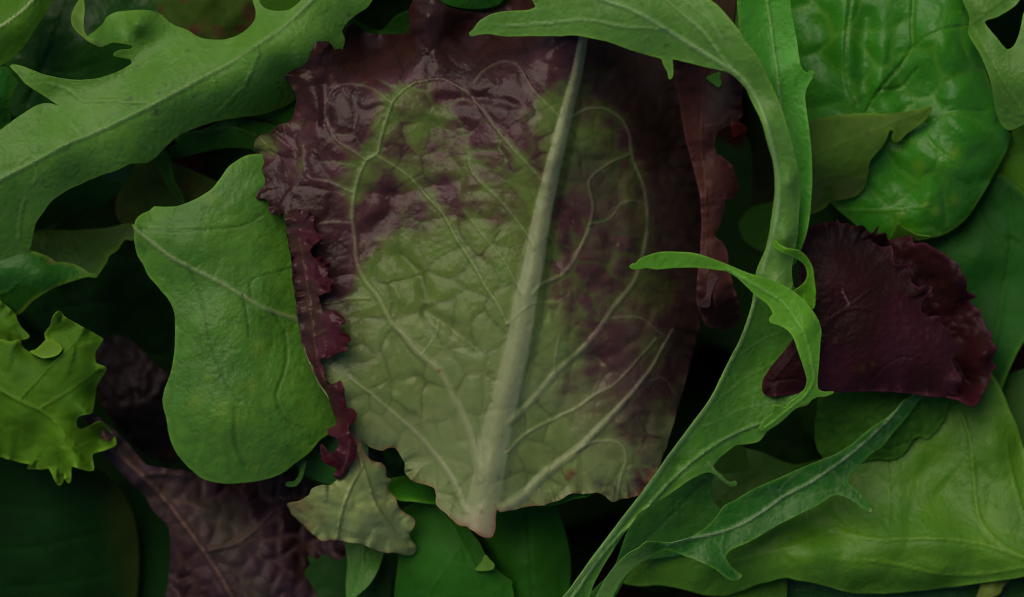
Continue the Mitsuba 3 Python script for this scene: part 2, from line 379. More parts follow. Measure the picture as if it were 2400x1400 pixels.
lveins = [
    ([(1112, 1330), (1128, 1200), (1148, 1100), (1166, 1000), (1192, 900), (1216, 800), (1231, 700), (1245, 650), (1266, 530), (1293, 405), (1309, 342), (1325, 275), (1354, 162), (1367, 87), (1378, 10)], 41, 9, 1.1, 'midrib', .72),
    ([(1126, 1120), (1100, 1000), (1065, 930), (1030, 867), (987, 830), (950, 788), (922, 758), (885, 692), (860, 662), (838, 617), (833, 555), (827, 512), (835, 442), (847, 402), (862, 377), (885, 362), (893, 330), (910, 275), (925, 237), (945, 215), (975, 195)], 11.9, 3.0, 0.47, 'vein', 0.64),
    ([(1190, 760), (1168, 715), (1142, 677), (1110, 620), (1075, 567), (1037, 500), (1000, 460), (962, 417), (887, 367)], 5.1, 3.4, 0.35, 'vein', 0.52),
    ([(1092, 1195), (1062, 1125), (1030, 1078), (980, 1018), (935, 978), (880, 930), (825, 887)], 8.5, 4.2, 0.35, 'vein', 0.6),
    ([(1290, 455), (1270, 425), (1200, 350), (1155, 295), (1100, 225), (1065, 200), (1040, 188), (975, 195)], 4.2, 3.0, 0.27, 'vein', 0.45),
    ([(1328, 292), (1310, 275), (1250, 215), (1205, 150), (1185, 145), (1130, 170), (1108, 195)], 4.2, 2.5, 0.27, 'vein', 0.38),
    ([(1250, 585), (1240, 560), (1175, 475), (1105, 402), (1098, 372)], 4.2, 2.5, 0.23, 'vein', 0.45),
    ([(1222, 690), (1180, 610), (1130, 550), (1092, 500)], 3.4, 2.5, 0.16, 'vein', 0.38),
    ([(860, 377), (830, 357), (797, 337), (767, 287), (766, 240), (782, 212), (807, 200), (845, 199), (875, 210), (918, 243)], 3.4, 2.5, 0.31, 'vein', 0.41),
    ([(827, 452), (775, 430), (722, 415), (712, 380), (710, 342)], 3.0, 2.5, 0.2, 'vein', 0.38),
    ([(827, 525), (787, 522), (750, 526)], 3.4, 2.5, 0.2, 'vein', 0.52),
    ([(867, 700), (825, 700), (775, 710), (750, 711)], 3.0, 2.5, 0.23, 'vein', 0.45),
    ([(1195, 990), (1262, 922), (1300, 875), (1360, 822), (1407, 767), (1437, 722), (1487, 662), (1512, 592), (1523, 505), (1512, 430), (1485, 362), (1478, 310), (1460, 275), (1420, 252), (1375, 255), (1338, 278)], 9.3, 3.4, 0.39, 'vein', 0.6),
    ([(1250, 690), (1267, 670), (1320, 642), (1355, 592), (1382, 530), (1390, 480), (1381, 425), (1425, 385), (1482, 357)], 6.0, 3.0, 0.35, 'vein', 0.45),
    ([(1182, 1188), (1225, 1162), (1275, 1112), (1350, 1057), (1405, 1003), (1450, 957), (1500, 900), (1525, 870), (1560, 810), (1582, 775)], 14.4, 4.2, 0.62, 'vein', 0.64),
    ([(1190, 1058), (1225, 1022), (1312, 975), (1350, 957), (1400, 922), (1440, 900), (1490, 850), (1540, 795)], 5.1, 3.4, 0.31, 'vein', 0.45),
    ([(1350, 1057), (1390, 1037), (1440, 1035), (1462, 1050), (1468, 1080), (1455, 1120), (1448, 1172)], 4.2, 3.4, 0.27, 'vein', 0.45),
    ([(1382, 527), (1430, 512), (1460, 475), (1500, 470), (1520, 480)], 3.4, 2.5, 0.23, 'vein', 0.38),
    ([(1187, 760), (1250, 712), (1312, 708)], 3.4, 2.5, 0.2, 'vein', 0.38),
    ([(990, 832), (1025, 780), (1030, 750)], 2.5, 2.5, 0.2, None, 0.3),
    ([(1310, 790), (1300, 855), (1305, 900)], 3.4, 2.5, 0.2, None, 0.38),
    ([(1500, 900), (1560, 890), (1590, 930)], 3.4, 2.5, 0.2, None, 0.38),
    ([(1437, 745), (1500, 745), (1560, 790)], 3.4, 2.5, 0.2, None, 0.38),
    ([(917, 237), (920, 240), (880, 300)], 2.5, 2.5, 0.08, None, 0.15),
]


def lrelief(p, de):
    h = np.zeros(len(p))
    for pl, w, d in (([(945, 600), (985, 650), (1000, 690)], 17, -1.5), ([(1000, 730), (1055, 765), (1115, 812)], 14, -1.8), ([(855, 450), (930, 455), (1000, 440), (1075, 425)], 16, -1.4), ([(850, 545), (905, 505), (935, 465)], 22, -1.3),
                     ([(900, 235), (960, 262), (1080, 280)], 15, .9), ([(1030, 235), (1120, 232), (1210, 250)], 13, -1.2), ([(1100, 440), (1090, 500)], 14, .9), ([(870, 600), (905, 640), (935, 700)], 16, .8),
                     ([(1320, 500), (1335, 560), (1300, 620)], 16, -1.2), ([(1400, 480), (1430, 600), (1380, 690)], 18, -1.4), ([(1480, 420), (1470, 560)], 20, 1.2), ([(960, 15), (1000, 45), (955, 80)], 18, 2.2), ([(1400, 90), (1420, 160), (1390, 230)], 15, -1.5),
                     ([(925, 800), (960, 870), (1000, 905)], 14, -1.1), ([(880, 900), (960, 960)], 13, .8), ([(1520, 900), (1555, 950), (1570, 1020)], 17, -1.5), ([(1440, 1010), (1500, 960)], 16, 1.0), ([(1320, 850), (1440, 830)], 16, -1.0),
                     ([(770, 330), (730, 370), (690, 450)], 16, .9), ([(700, 180), (740, 230), (745, 320)], 18, 1.2), ([(760, 200), (765, 290)], 14, -1.3)):
        d_ = cKDTree(spline(pl, 3, False)).query(p)[0]
        h += 0.55 * d * np.exp(-(d_ / w) ** 2)
    red = 1 - sst(350, 650, p[:, 1] + 0.25 * np.abs(p[:, 0] - 1000))
    h += (0.22 + 0.25 * red) * 1.1 * fb(p, 62, 77, 2) + (0.02 + 0.10 * red) * np.abs(fb(p * [1.0, 1.7], 32, 78, 2)) * 1.6
    xr = np.interp(p[:, 1], [0, 87, 162, 275, 347, 405, 530, 650, 750, 900, 1025, 1130, 1215], [1384, 1371, 1360, 1335, 1322, 1310, 1283, 1265, 1250, 1219, 1193, 1175, 1162])
    h -= np.interp(p[:, 1], [0, 700, 1000, 1200], [2.6, 1.9, 0.8, 0.2]) * sst(-2, 26, p[:, 0] - xr)
    rt = sst(1220, 1330, p[:, 0])
    h += rt * (2.2 * fb(p, 85, 81, 2) + 1.0 * np.abs(fb(p, 55, 82, 2)) * 2)
    return h


def lpaint(col, c):
    p = c['pts']
    col = redness(lred, PALE, RED, DRED, LGREEN, gy=lambda p: sst(950, 640, p[:, 1]) * 0.9)(col, c)
    br = sst(1280, 1400, p[:, 0]) * sst(1120, 900, p[:, 1]) * np.clip(0.45 + 1.6 * fb(p, 150, 95, 3), 0, 0.75)
    col = mixc(col, C(60, 42, 38)[None], br)
    rt = sst(1290, 1420, p[:, 0]) * sst(980, 720, p[:, 1]) * np.clip(col[:, 1] / PALE[1], 0, 1)
    col = mixc(col, C(50, 66, 30)[None], 0.55 * rt)
    return col


def lpost(col, c):
    p = c['pts']
    end = sst(1170, 1252, p[:, 1] + 0.15 * (p[:, 0] - 1130) + 30 * fb(p, 30, 91, 3)) * (np.abs(p[:, 0] - 1118) < 62)
    col = mixc(col, C(110, 97, 76)[None], 0.7 * end)
    brown = np.exp(-(c['de'] / 6.0) ** 2) * ((p[:, 1] > 1040) & (p[:, 0] < 1540)) * np.clip(0.5 + 3 * fb(p, 50, 92, 3) + 0.5 * (np.abs(p[:, 0] - 1130) < 70), 0, 1)
    col = mixc(col, C(92, 58, 32)[None], 0.7 * brown)
    return specks(col, p, [(1030, 868, 5), (1338, 1108, 9), (1330, 1120, 6), (1188, 1050, 3), (1196, 1105, 4), (1160, 1180, 2), (1178, 1020, 2)], C(84, 50, 26))


sheet(L, 'blade', LOUT, lz, PALE, LGREEN, 'mat_lettuce', lveins, step=3.6, vcol=RIB, vs=0.85, vrel=0.35, cells=72, cell_h=0.36, cell_c=-0.6, frill=1.4, fmask=lambda p: sst(60, 220, np.hypot(p[:, 0] - 1125, p[:, 1] - 1240)), frill_l=55, frill_w=22, jag=2.2,
      paint=lpaint, relief=lrelief, mott=0.12, post=lpost)
# left margin folded over onto the blade: the other, dark red face shows
FOLD = [(666, 500), (670, 530), (675, 555), (687, 617), (692, 675), (697, 712), (705, 775), (715, 820), (737, 875), (752, 905), (757, 912), (767, 927), (777, 957), (785, 985), (784, 998), (768, 1008), (768, 1018), (786, 1025), (793, 1035), (788, 1055), (776, 1067), (765, 1058), (751, 1042), (752, 1080), (770, 1092), (788, 1100), (781, 1115), (790, 1124), (802, 1120),
        (822, 1092), (832, 1075), (836, 1050), (822, 1017), (816, 1002), (832, 982), (835, 970), (825, 959), (812, 960), (806, 937), (805, 907), (797, 894), (785, 900), (778, 902), (762, 890), (758, 862), (751, 850), (753, 838), (767, 840), (790, 828), (800, 822), (817, 818), (812, 805), (822, 795), (815, 784), (801, 780), (800, 762), (811, 754), (800, 740),
        (775, 727), (760, 730), (750, 712), (747, 697), (760, 687), (774, 683), (772, 672), (782, 657), (768, 652), (773, 617), (762, 612), (750, 603), (738, 608), (726, 587), (740, 572), (760, 555), (742, 546), (734, 527), (735, 510), (725, 500), (705, 493), (680, 494)]
FZ = [(666, 500, 6), (675, 555, 6.3), (692, 675, 6.8), (705, 775, 7), (737, 875, 7.3), (785, 990, 6), (710, 510, 10), (745, 540, 11.5), (735, 640, 10.5), (770, 650, 12.5), (750, 760, 10.5), (800, 790, 13), (760, 860, 10), (810, 930, 12.5), (830, 975, 13), (800, 1010, 11), (770, 1015, 7), (755, 1050, 6), (800, 1080, 9.5), (825, 1060, 11), (795, 1118, 7)]
fred = [(680, 600, .1), (700, 700, .15), (720, 840, .2), (740, 880, .3), (750, 560, 1.1), (760, 650, 1.1), (800, 780, 1.15), (765, 730, .3), (810, 920, .8), (780, 1060, .8), (830, 975, 1.0)]
sheet(L, 'folded_margin', FOLD, FZ, RED, DRED, 'mat_lettuce', [([(700, 560), (715, 640), (728, 720), (735, 790), (745, 850), (770, 910)], 3, 3, .4, None, .5), ([(735, 790), (760, 775)], 3, 2, .3, None, .5), ([(820, 1030), (815, 1070), (800, 1110)], 3, 3, .3, None, .6)],
      step=3.4, vcol=C(92, 62, 44), vs=.6, cells=44, cell_h=.25, frill=1.5, frill_l=46, frill_w=13, jag=1.8, mott=.12,
      paint=lambda col, c: redness(fred, C(46, 31, 23), C(54, 22, 28), C(42, 8, 14), C(40, 27, 20), sz=40)(col, c), rough_h=.5, rough_s=30)
FLAP = [(812, 1015), (830, 1000), (842, 1020), (847, 1036), (857, 1062), (875, 1080), (893, 1085), (905, 1097), (907, 1118), (916, 1126), (908, 1137), (912, 1155), (927, 1170), (932, 1190), (947, 1205), (970, 1220), (972, 1232), (957, 1255), (960, 1270), (972, 1288), (967, 1307), (950, 1308), (925, 1300), (890, 1296), (870, 1287), (845, 1275), (812, 1271), (775, 1267), (750, 1270), (735, 1260), (720, 1247), (702, 1228), (692, 1220), (680, 1212), (676, 1198),
        (670, 1187), (700, 1177), (725, 1160), (730, 1147), (740, 1140), (757, 1137), (775, 1138), (795, 1120), (815, 1100), (828, 1075)]
sheet(L, 'torn_flap', FLAP, [(836, 1040, 6), (860, 1100, 6), (800, 1150, 5), (700, 1190, -2), (690, 1215, -5), (760, 1200, 3), (750, 1265, -4), (850, 1200, 3.5), (900, 1160, 1), (960, 1230, -4), (880, 1280, -3), (965, 1300, -8), (740, 1145, 6)], C(100, 116, 70), C(94, 110, 60), 'mat_lettuce',
      [([(840, 1050), (858, 1110), (880, 1180), (915, 1240), (955, 1290)], 7, 4, .9, 'vein', .4), ([(850, 1090), (820, 1150), (800, 1210), (790, 1262)], 4, 3, .7, 'vein', .4), ([(870, 1150), (900, 1165), (930, 1180)], 3, 3, .5, None, .4)],
      step=4.2, vcol=C(112, 118, 70), vs=.7, cells=60, cell_h=.5, cell_c=.12, frill=1.2, frill_l=40, frill_w=18, jag=2.0, mott=.10, edge_c=C(96, 74, 46), edge_w=4,
      paint=lambda col, c: redness([(690, 1190, .5), (740, 1200, .35), (790, 1240, -.2), (880, 1120, .1), (900, 1250, -.4), (840, 1180, -.4), (760, 1150, .3)], C(104, 118, 76), C(96, 72, 48), C(84, 48, 38), C(98, 112, 62), sz=40)(col, c), rough_h=1.2, rough_s=50)

# ------------------------------------------------------------------ arugula leaves on top
AR1, AR2, ARV, ARE = C(64, 106, 48), C(54, 94, 36), C(98, 126, 82), C(78, 120, 44)
A = leaf('arugula_leaf', "long light green arugula leaf arching over the top of the big lettuce leaf")
sheet(A, 'blade', [(1100, 75), (1105, 71), (1125, 47), (1150, 33), (1175, 27), (1212, 24), (1242, 22), (1256, 15), (1255, 9), (1249, 0), (1240, -25), (1280, -70), (1400, -95), (1550, -85), (1630, -35), (1660, 0), (1680, 17), (1700, 40), (1725, 72), (1742, 100), (1770, 135), (1800, 192), (1825, 245), (1840, 290), (1857, 350), (1875, 432), (1877, 450), (1874, 500), (1872, 550), (1866, 590), (1860, 625), (1860, 645), (1862, 667), (1857, 679), (1840, 675), (1812, 665), (1780, 652),
                   (1800, 575), (1810, 512), (1815, 475), (1817, 440), (1812, 387), (1797, 337), (1780, 280), (1760, 235), (1745, 207), (1707, 172), (1650, 155), (1600, 142), (1577, 139), (1578, 155), (1576, 180), (1571, 184), (1567, 170), (1557, 150), (1553, 138), (1525, 130), (1475, 115), (1425, 97), (1375, 86), (1350, 81), (1312, 82), (1250, 81), (1200, 82), (1162, 79), (1150, 76), (1125, 77), (1102, 80)],
      [(1100, 76, 13), (1200, 50, 14), (1350, 40, 17), (1500, 60, 20), (1600, -50, 19), (1550, 130, 16), (1450, 30, 20), (1700, 100, 23), (1660, 150, 18), (1750, 150, 24), (1790, 290, 24), (1770, 250, 21), (1830, 270, 22), (1845, 430, 21), (1817, 430, 18), (1875, 430, 18), (1840, 560, 17), (1805, 560, 14), (1872, 560, 14), (1825, 670, 13), (1785, 650, 10.5), (1862, 660, 11)],
      AR1, AR2, 'mat_arugula', [([(1370, -25), (1415, 0), (1475, 22), (1550, 62), (1625, 110), (1700, 158), (1750, 200), (1775, 240), (1800, 315), (1815, 375), (1823, 437), (1824, 480), (1817, 530), (1805, 580), (1790, 640)], 5.5, 7, .6, 'midrib', 1.0),
                               ([(1545, -20), (1562, 0), (1612, 45), (1650, 80), (1687, 132), (1712, 162)], 4, 4, .5, 'vein', .6), ([(1562, 68), (1512, 67), (1450, 62), (1400, 51), (1362, 47), (1300, 52), (1175, 60)], 3.5, 2.5, .4, 'vein', .6),
                               ([(1600, 0), (1660, 50), (1690, 95)], 2.5, 2.5, .25, None, .3)],
      step=4.6, vcol=ARV, vs=.75, edge_c=ARE, edge_w=4, mott=.10, rough_h=.35, rough_s=70, vee=.004, jag=.7, cells=44, cell_h=.06, cell_c=.16)
B = leaf('arugula_leaf', 'mid green arugula leaf with one pointed tooth, half hidden behind the arching arugula stem')
sheet(B, 'blade', [(1733, -30), (1848, -30), (1850, 0), (1858, 50), (1867, 100), (1871, 137), (1877, 160), (1890, 172), (1902, 167), (1909, 171), (1905, 180), (1892, 202), (1886, 222), (1889, 262), (1895, 312), (1900, 362), (1901, 437), (1899, 470), (1897, 500), (1887, 557), (1875, 590), (1862, 620), (1845, 620), (1835, 560), (1838, 450), (1815, 330), (1785, 230), (1755, 170), (1738, 110), (1733, 50)],
      [(1735, -20, 14), (1795, 0, 11.5), (1850, 0, 13), (1815, 130, 11.5), (1870, 150, 14), (1905, 172, 13), (1770, 170, 14), (1830, 260, 11.5), (1890, 300, 14), (1850, 420, 11.5), (1899, 430, 13.5), (1885, 550, 12), (1850, 610, 8)],
      C(50, 116, 36), C(44, 104, 27), 'mat_arugula', [([(1794, -25), (1804, 40), (1812, 100), (1818, 150), (1825, 207), (1831, 260), (1836, 330), (1850, 440)], 4, 3, .7, 'midrib', .9), ([(1818, 150), (1850, 165), (1885, 185)], 2.5, 2, .2, None, .3)],
      step=4.8, vcol=C(104, 140, 84), vs=.7, edge_c=C(70, 124, 46), edge_w=4, mott=.10, rough_h=.4, rough_s=60)
A2 = leaf('arugula_leaf', "light green arugula leaf with straight pale stem and bright looping side lobe")
sheet(A2, 'blade', [(1292, 1430), (1330, 1385), (1392, 1300), (1475, 1192), (1550, 1090), (1615, 1000), (1662, 937), (1700, 862), (1737, 787), (1758, 725), (1772, 672), (1800, 640), (1850, 650), (1866, 690), (1874, 740), (1874, 780), (1860, 805), (1845, 840), (1850, 880), (1880, 915), (1905, 935), (1895, 948), (1870, 957), (1832, 990), (1800, 1012), (1780, 1035), (1755, 1041), (1725, 1045), (1705, 1058), (1685, 1075), (1672, 1095), (1690, 1115), (1714, 1134), (1727, 1131), (1729, 1137), (1719, 1142), (1700, 1133), (1675, 1112), (1660, 1107), (1625, 1120), (1565, 1160), (1500, 1200), (1470, 1240), (1430, 1300), (1395, 1360), (1360, 1430)],
      [(1300, 1425, 9), (1392, 1300, 9), (1550, 1092, 9), (1662, 937, 9), (1737, 787, 9), (1772, 675, 8), (1850, 660, 5), (1870, 770, 4), (1780, 800, 5.5), (1800, 900, 3), (1880, 930, 3), (1700, 950, 6), (1830, 985, 3), (1700, 1030, 5), (1650, 1070, 7), (1672, 1100, 5.5), (1725, 1136, 2), (1560, 1140, 8), (1580, 1090, 6), (1480, 1220, 6.5), (1400, 1340, 7), (1340, 1400, 10), (1750, 880, 4)],
      C(54, 100, 32), C(42, 86, 20), 'mat_arugula', [([(1300, 1420), (1335, 1380), (1397, 1302), (1480, 1192), (1555, 1090), (1620, 1000), (1667, 937), (1705, 862), (1742, 787), (1763, 725), (1777, 680)], 8, 5, .6, 'midrib', .9),
                                                    ([(1340, 1400), (1415, 1297), (1510, 1195), (1585, 1115), (1640, 1068), (1690, 1035), (1740, 1010), (1800, 988)], 5, 3, .9, 'vein', .7), ([(1660, 1085), (1680, 1110), (1715, 1135)], 5, 3, .4, None, .5),
                                                    ([(1735, 830), (1780, 800), (1830, 780)], 2.5, 2, .2, None, .3), ([(1690, 930), (1760, 880), (1820, 850)], 2.5, 2, .2, None, .3), ([(1650, 1000), (1740, 960), (1830, 940)], 2.5, 2, .2, None, .3)],
      step=4.8, vcol=ARV, vs=.7, cells=48, cell_h=.08, cell_c=.14, edge_c=C(86, 128, 56), edge_w=5, mott=.10, rough_h=.5, rough_s=70, jag=.6)
RIBN = [(1476, 626), (1482, 620), (1490, 619), (1497, 611), (1520, 600), (1550, 593), (1587, 593), (1625, 596), (1662, 607), (1700, 621), (1750, 642), (1800, 656), (1840, 673), (1860, 686), (1885, 706), (1902, 727), (1919, 754), (1926, 778), (1924, 800), (1921, 850), (1919, 895), (1922, 914), (1934, 921), (1960, 922), (1942, 930), (1920, 932), (1900, 943), (1870, 958), (1832, 991), (1800, 1012), (1785, 1010), (1800, 985), (1816, 970), (1815, 953), (1825, 952), (1845, 959), (1855, 947), (1882, 925), (1892, 910), (1895, 897), (1885, 860), (1872, 825), (1857, 787), (1845, 773), (1822, 761), (1807, 757), (1803, 750), (1811, 737), (1800, 715), (1770, 692), (1752, 675), (1725, 650), (1700, 636), (1675, 632), (1625, 627), (1575, 628), (1537, 631), (1512, 628), (1490, 632)]
sheet(A2, 'side_lobe', RIBN, [(1478, 626, 14), (1550, 595, 16.5), (1550, 629, 14.5), (1650, 606, 17.5), (1650, 630, 16), (1750, 645, 18), (1720, 645, 16.5), (1810, 660, 17), (1780, 700, 16), (1860, 690, 15.5), (1860, 770, 15), (1925, 775, 12.5), (1890, 770, 15.5), (1810, 752, 14.5), (1885, 860, 12.5), (1921, 860, 11), (1905, 910, 9), (1960, 922, 6.5), (1850, 965, 6.5), (1815, 955, 8.5), (1790, 1008, 5)],
      C(72, 128, 36), C(64, 116, 30), 'mat_arugula', [([(1700, 630), (1790, 682), (1835, 710), (1865, 750), (1890, 795), (1904, 850), (1911, 890), (1895, 925), (1850, 965), (1800, 1005)], 3, 3.5, .45, 'midrib', .8)],
      step=4.0, vcol=C(106, 148, 78), vs=.6, edge_c=C(88, 138, 48), edge_w=4, mott=.05, rough_h=.3, rough_s=50)
sheet(A2, 'tendril', [(1810, 573), (1813, 566), (1817, 566), (1822, 573), (1840, 584), (1870, 590), (1886, 603), (1900, 625), (1907, 662), (1910, 692), (1906, 724), (1884, 712), (1860, 690), (1862, 683), (1875, 675), (1887, 662), (1892, 647), (1887, 625), (1875, 612), (1855, 602), (1830, 592), (1814, 580)],
      [(1811, 572, 15), (1840, 587, 18), (1840, 595, 17), (1875, 600, 16.5), (1900, 630, 15), (1888, 630, 13.5), (1909, 690, 13), (1890, 690, 9), (1865, 687, 10)], C(62, 118, 26), C(52, 100, 20), 'mat_arugula', step=3.4, edge_c=C(88, 140, 46), edge_w=3.5, mott=.05)

# ------------------------------------------------------------------ big arugula leaf at upper left
CL = leaf('arugula_leaf', 'broad dull green arugula leaf with long diagonal midrib crossing the upper left corner')
sheet(CL, 'blade', [(-70, 345), (0, 305), (20, 290), (60, 262), (85, 247), (110, 242), (132, 247), (140, 250), (130, 243), (110, 230), (85, 213), (60, 197), (37, 170), (20, 152), (32, 151), (62, 160), (100, 175), (140, 184), (190, 189), (225, 186), (262, 175), (295, 157), (308, 146), (305, 139), (295, 136), (267, 129), (272, 122), (290, 117), (308, 113), (310, 108), (300, 104), (282, 101), (262, 100), (250, 106), (235, 109), (217, 102), (206, 90), (225, 72), (240, 54), (246, 38), (262, 28), (300, 24), (350, 24), (370, 30), (385, 42), (405, 57), (430, 66), (462, 85), (490, 92), (525, 92), (557, 83), (582, 67), (597, 47), (599, 25), (592, -5), (600, -12), (608, 8), (622, 20), (645, 26), (675, 26), (698, 12), (715, -5), (760, -60), (880, -80), (890, -30), (872, 0), (862, 15), (837, 32), (815, 50), (803, 65), (800, 73), (806, 90), (800, 115), (785, 130), (740, 180), (712, 222), (690, 228), (660, 245), (612, 262), (560, 272), (500, 283), (462, 296), (425, 312), (400, 330), (382, 346), (362, 367), (342, 379), (325, 381), (302, 384), (275, 397), (225, 414), (187, 430), (145, 450), (117, 470), (97, 495), (80, 517), (70, 542), (60, 580), (50, 610), (-60, 640), (-80, 500)],
      [(-70, 440, 8), (0, 430, 9), (150, 345, 10.5), (375, 243, 12), (600, 110, 12), (740, 0, 9), (820, -60, 8), (0, 320, 6), (110, 250, 3.5), (60, 180, 4.5), (25, 153, 3), (200, 195, 5.5), (300, 150, 4.5), (300, 60, 5), (320, 62, 8), (330, 85, 5), (250, 103, 8), (215, 98, 9), (250, 40, 2), (370, 35, 2), (400, 150, 7.5), (480, 100, 4.5), (550, 100, 6), (600, 0, 3), (640, 40, 7), (860, 0, 6), (800, 70, 4), (760, 90, 7), (700, 150, 6.5), (720, 215, -6), (690, 170, 2), (600, 190, 9), (640, 200, 4.5), (610, 258, -3), (500, 280, 1.5), (500, 230, 8), (400, 325, 4), (300, 380, 4.5), (180, 430, 3), (100, 490, 2), (70, 560, -2), (0, 600, -3), (50, 480, 4)],
      C(62, 104, 40), C(50, 91, 29), 'mat_arugula',
      [([(-60, 455), (0, 424), (85, 380), (150, 345), (225, 312), (312, 272), (375, 242), (475, 185), (550, 143), (600, 112), (650, 77), (700, 34), (735, 0), (790, -50)], 6, 8, .65, 'midrib', .9),
       ([(357, 243), (300, 241), (250, 236), (190, 235), (165, 215), (110, 195)], 3.5, 3, .45, 'vein', .5), ([(606, 112), (609, 130), (595, 162), (575, 200), (550, 225), (500, 272)], 3.5, 2.5, .6, 'vein', .5),
       ([(600, 112), (560, 116), (500, 116), (450, 113), (410, 140), (350, 140), (320, 158)], 2.5, 2, .3, 'vein', .4), ([(405, 160), (385, 165), (370, 178)], 2.5, 2, .3, None, .4), ([(352, 258), (357, 285), (364, 315)], 3, 2, .35, None, .4), ([(446, 205), (448, 225), (455, 240)], 3, 2, .3, None, .4),
       ([(242, 308), (244, 330), (247, 350)], 3, 2, .3, None, .3), ([(82, 384), (90, 412), (70, 440), (45, 500), (36, 560)], 3, 3, .4, 'vein', .4), ([(84, 380), (78, 345), (55, 335), (20, 342)], 3, 2, .3, None, .3), ([(190, 310), (160, 280), (150, 258)], 3, 2, .3, None, .3), ([(500, 170), (502, 190), (512, 215)], 3, 2, .3, None, .3)],
      step=5.2, vcol=C(84, 112, 62), vs=.7, edge_c=C(66, 104, 34), edge_w=5, mott=.08, rough_h=.7, rough_s=90, jag=.8, cells=52, cell_h=.10, cell_c=.16,
      paint=lambda col, c: specks(col, c['pts'], [(319, 155, 4), (308, 231, 5), (378, 222, 4), (370, 262, 7), (455, 228, 4), (340, 347, 4), (392, 202, 3), (287, 352, 3), (818, 34, 4), (371, 268, 5), (455, 172, 3)]))
sheet(CL, 'curled_lobe', [(187, -12), (173, 12), (164, 42), (168, 58), (175, 68), (186, 79), (197, 88), (208, 97), (222, 104), (235, 110), (246, 108), (236, 102), (222, 96), (206, 88), (199, 76), (197, 50), (198, 25), (192, 0)],
      [(187, -10, 2), (165, 45, 5), (180, 40, 8), (197, 40, 9), (198, 85, 9), (220, 100, 9.5), (245, 108, 8.5)], C(64, 92, 48), C(60, 92, 40), 'mat_arugula', step=3.6, edge_c=C(78, 114, 44), edge_w=4, mott=.05)

# ------------------------------------------------------------------ spatulate spinach-like leaf left of the lettuce
D = leaf('spinach_leaf', "smooth green leaf with pinched corner and rounded end tucked under the big lettuce's left margin")
sheet(D, 'blade', [(312, 527), (316, 530), (322, 515), (335, 502), (350, 495), (362, 485), (375, 486), (412, 485), (445, 475), (475, 460), (500, 442), (520, 417), (537, 392), (575, 367), (600, 362), (650, 372), (690, 450), (720, 580), (760, 720), (800, 880), (800, 960), (768, 1018), (745, 1035), (725, 1060), (690, 1087), (650, 1115), (612, 1127), (550, 1135), (512, 1134), (475, 1125), (440, 1097), (410, 1060), (395, 1020), (390, 985), (381, 942), (385, 915), (400, 875), (409, 825), (411, 762), (409, 732), (400, 710), (377, 680), (345, 642), (337, 622), (325, 602), (317, 567), (317, 535)],
      [(315, 530, 5), (400, 560, 6), (350, 490, 2), (480, 460, 4), (600, 370, 1), (600, 450, 3), (550, 560, 4.5), (440, 620, 5), (330, 600, 2.5), (660, 480, 0), (690, 600, -1.5), (600, 680, 3.5), (690, 750, -1), (400, 700, 2), (480, 800, 5), (410, 800, 2), (580, 880, 5), (700, 900, 1), (780, 930, -3), (390, 960, 1), (470, 980, 4.5), (600, 1020, 3.5), (700, 1040, -1), (550, 1130, -3), (430, 1080, -1), (640, 1110, -3)],
      C(60, 102, 36), C(45, 86, 29), 'mat_arugula',
      [([(320, 538), (342, 556), (400, 602), (437, 622), (475, 641), (525, 666), (570, 692), (620, 722), (700, 750)], 5, 7, .5, 'midrib', .8),
       ([(445, 628), (470, 700), (482, 750), (500, 825), (530, 900), (565, 942)], 3.5, 3, -.35, 'vein', -.28), ([(332, 537), (400, 541), (500, 538), (575, 527), (620, 500)], 3.5, 3, -.35, 'vein', -.28),
       ([(640, 735), (665, 775), (672, 830), (665, 875), (648, 930), (672, 985), (710, 1008)], 4, 3, -.4, 'vein', -.22), ([(553, 960), (555, 1050), (572, 1095)], 8, 6, -.5, 'vein', -.22), ([(590, 700), (589, 660), (640, 640), (690, 625)], 3.5, 3, -.35, 'vein', -.28), ([(570, 690), (580, 740), (585, 790)], 3, 3, -.4, None, -.4)],
      step=4.8, vcol=C(110, 122, 88), vs=.6, edge_c=C(76, 122, 42), edge_w=4, mott=.13, rough_h=1.0, rough_s=95, cells=58, cell_h=.14, cell_c=-.3, jag=.8,
      paint=lambda col, c: spots_yellow(col, c, [(459, 940, 14), (520, 960, 16), (590, 905, 16), (555, 990, 14), (490, 885, 12), (600, 1100, 16), (500, 470, 14), (610, 820, 18)]))

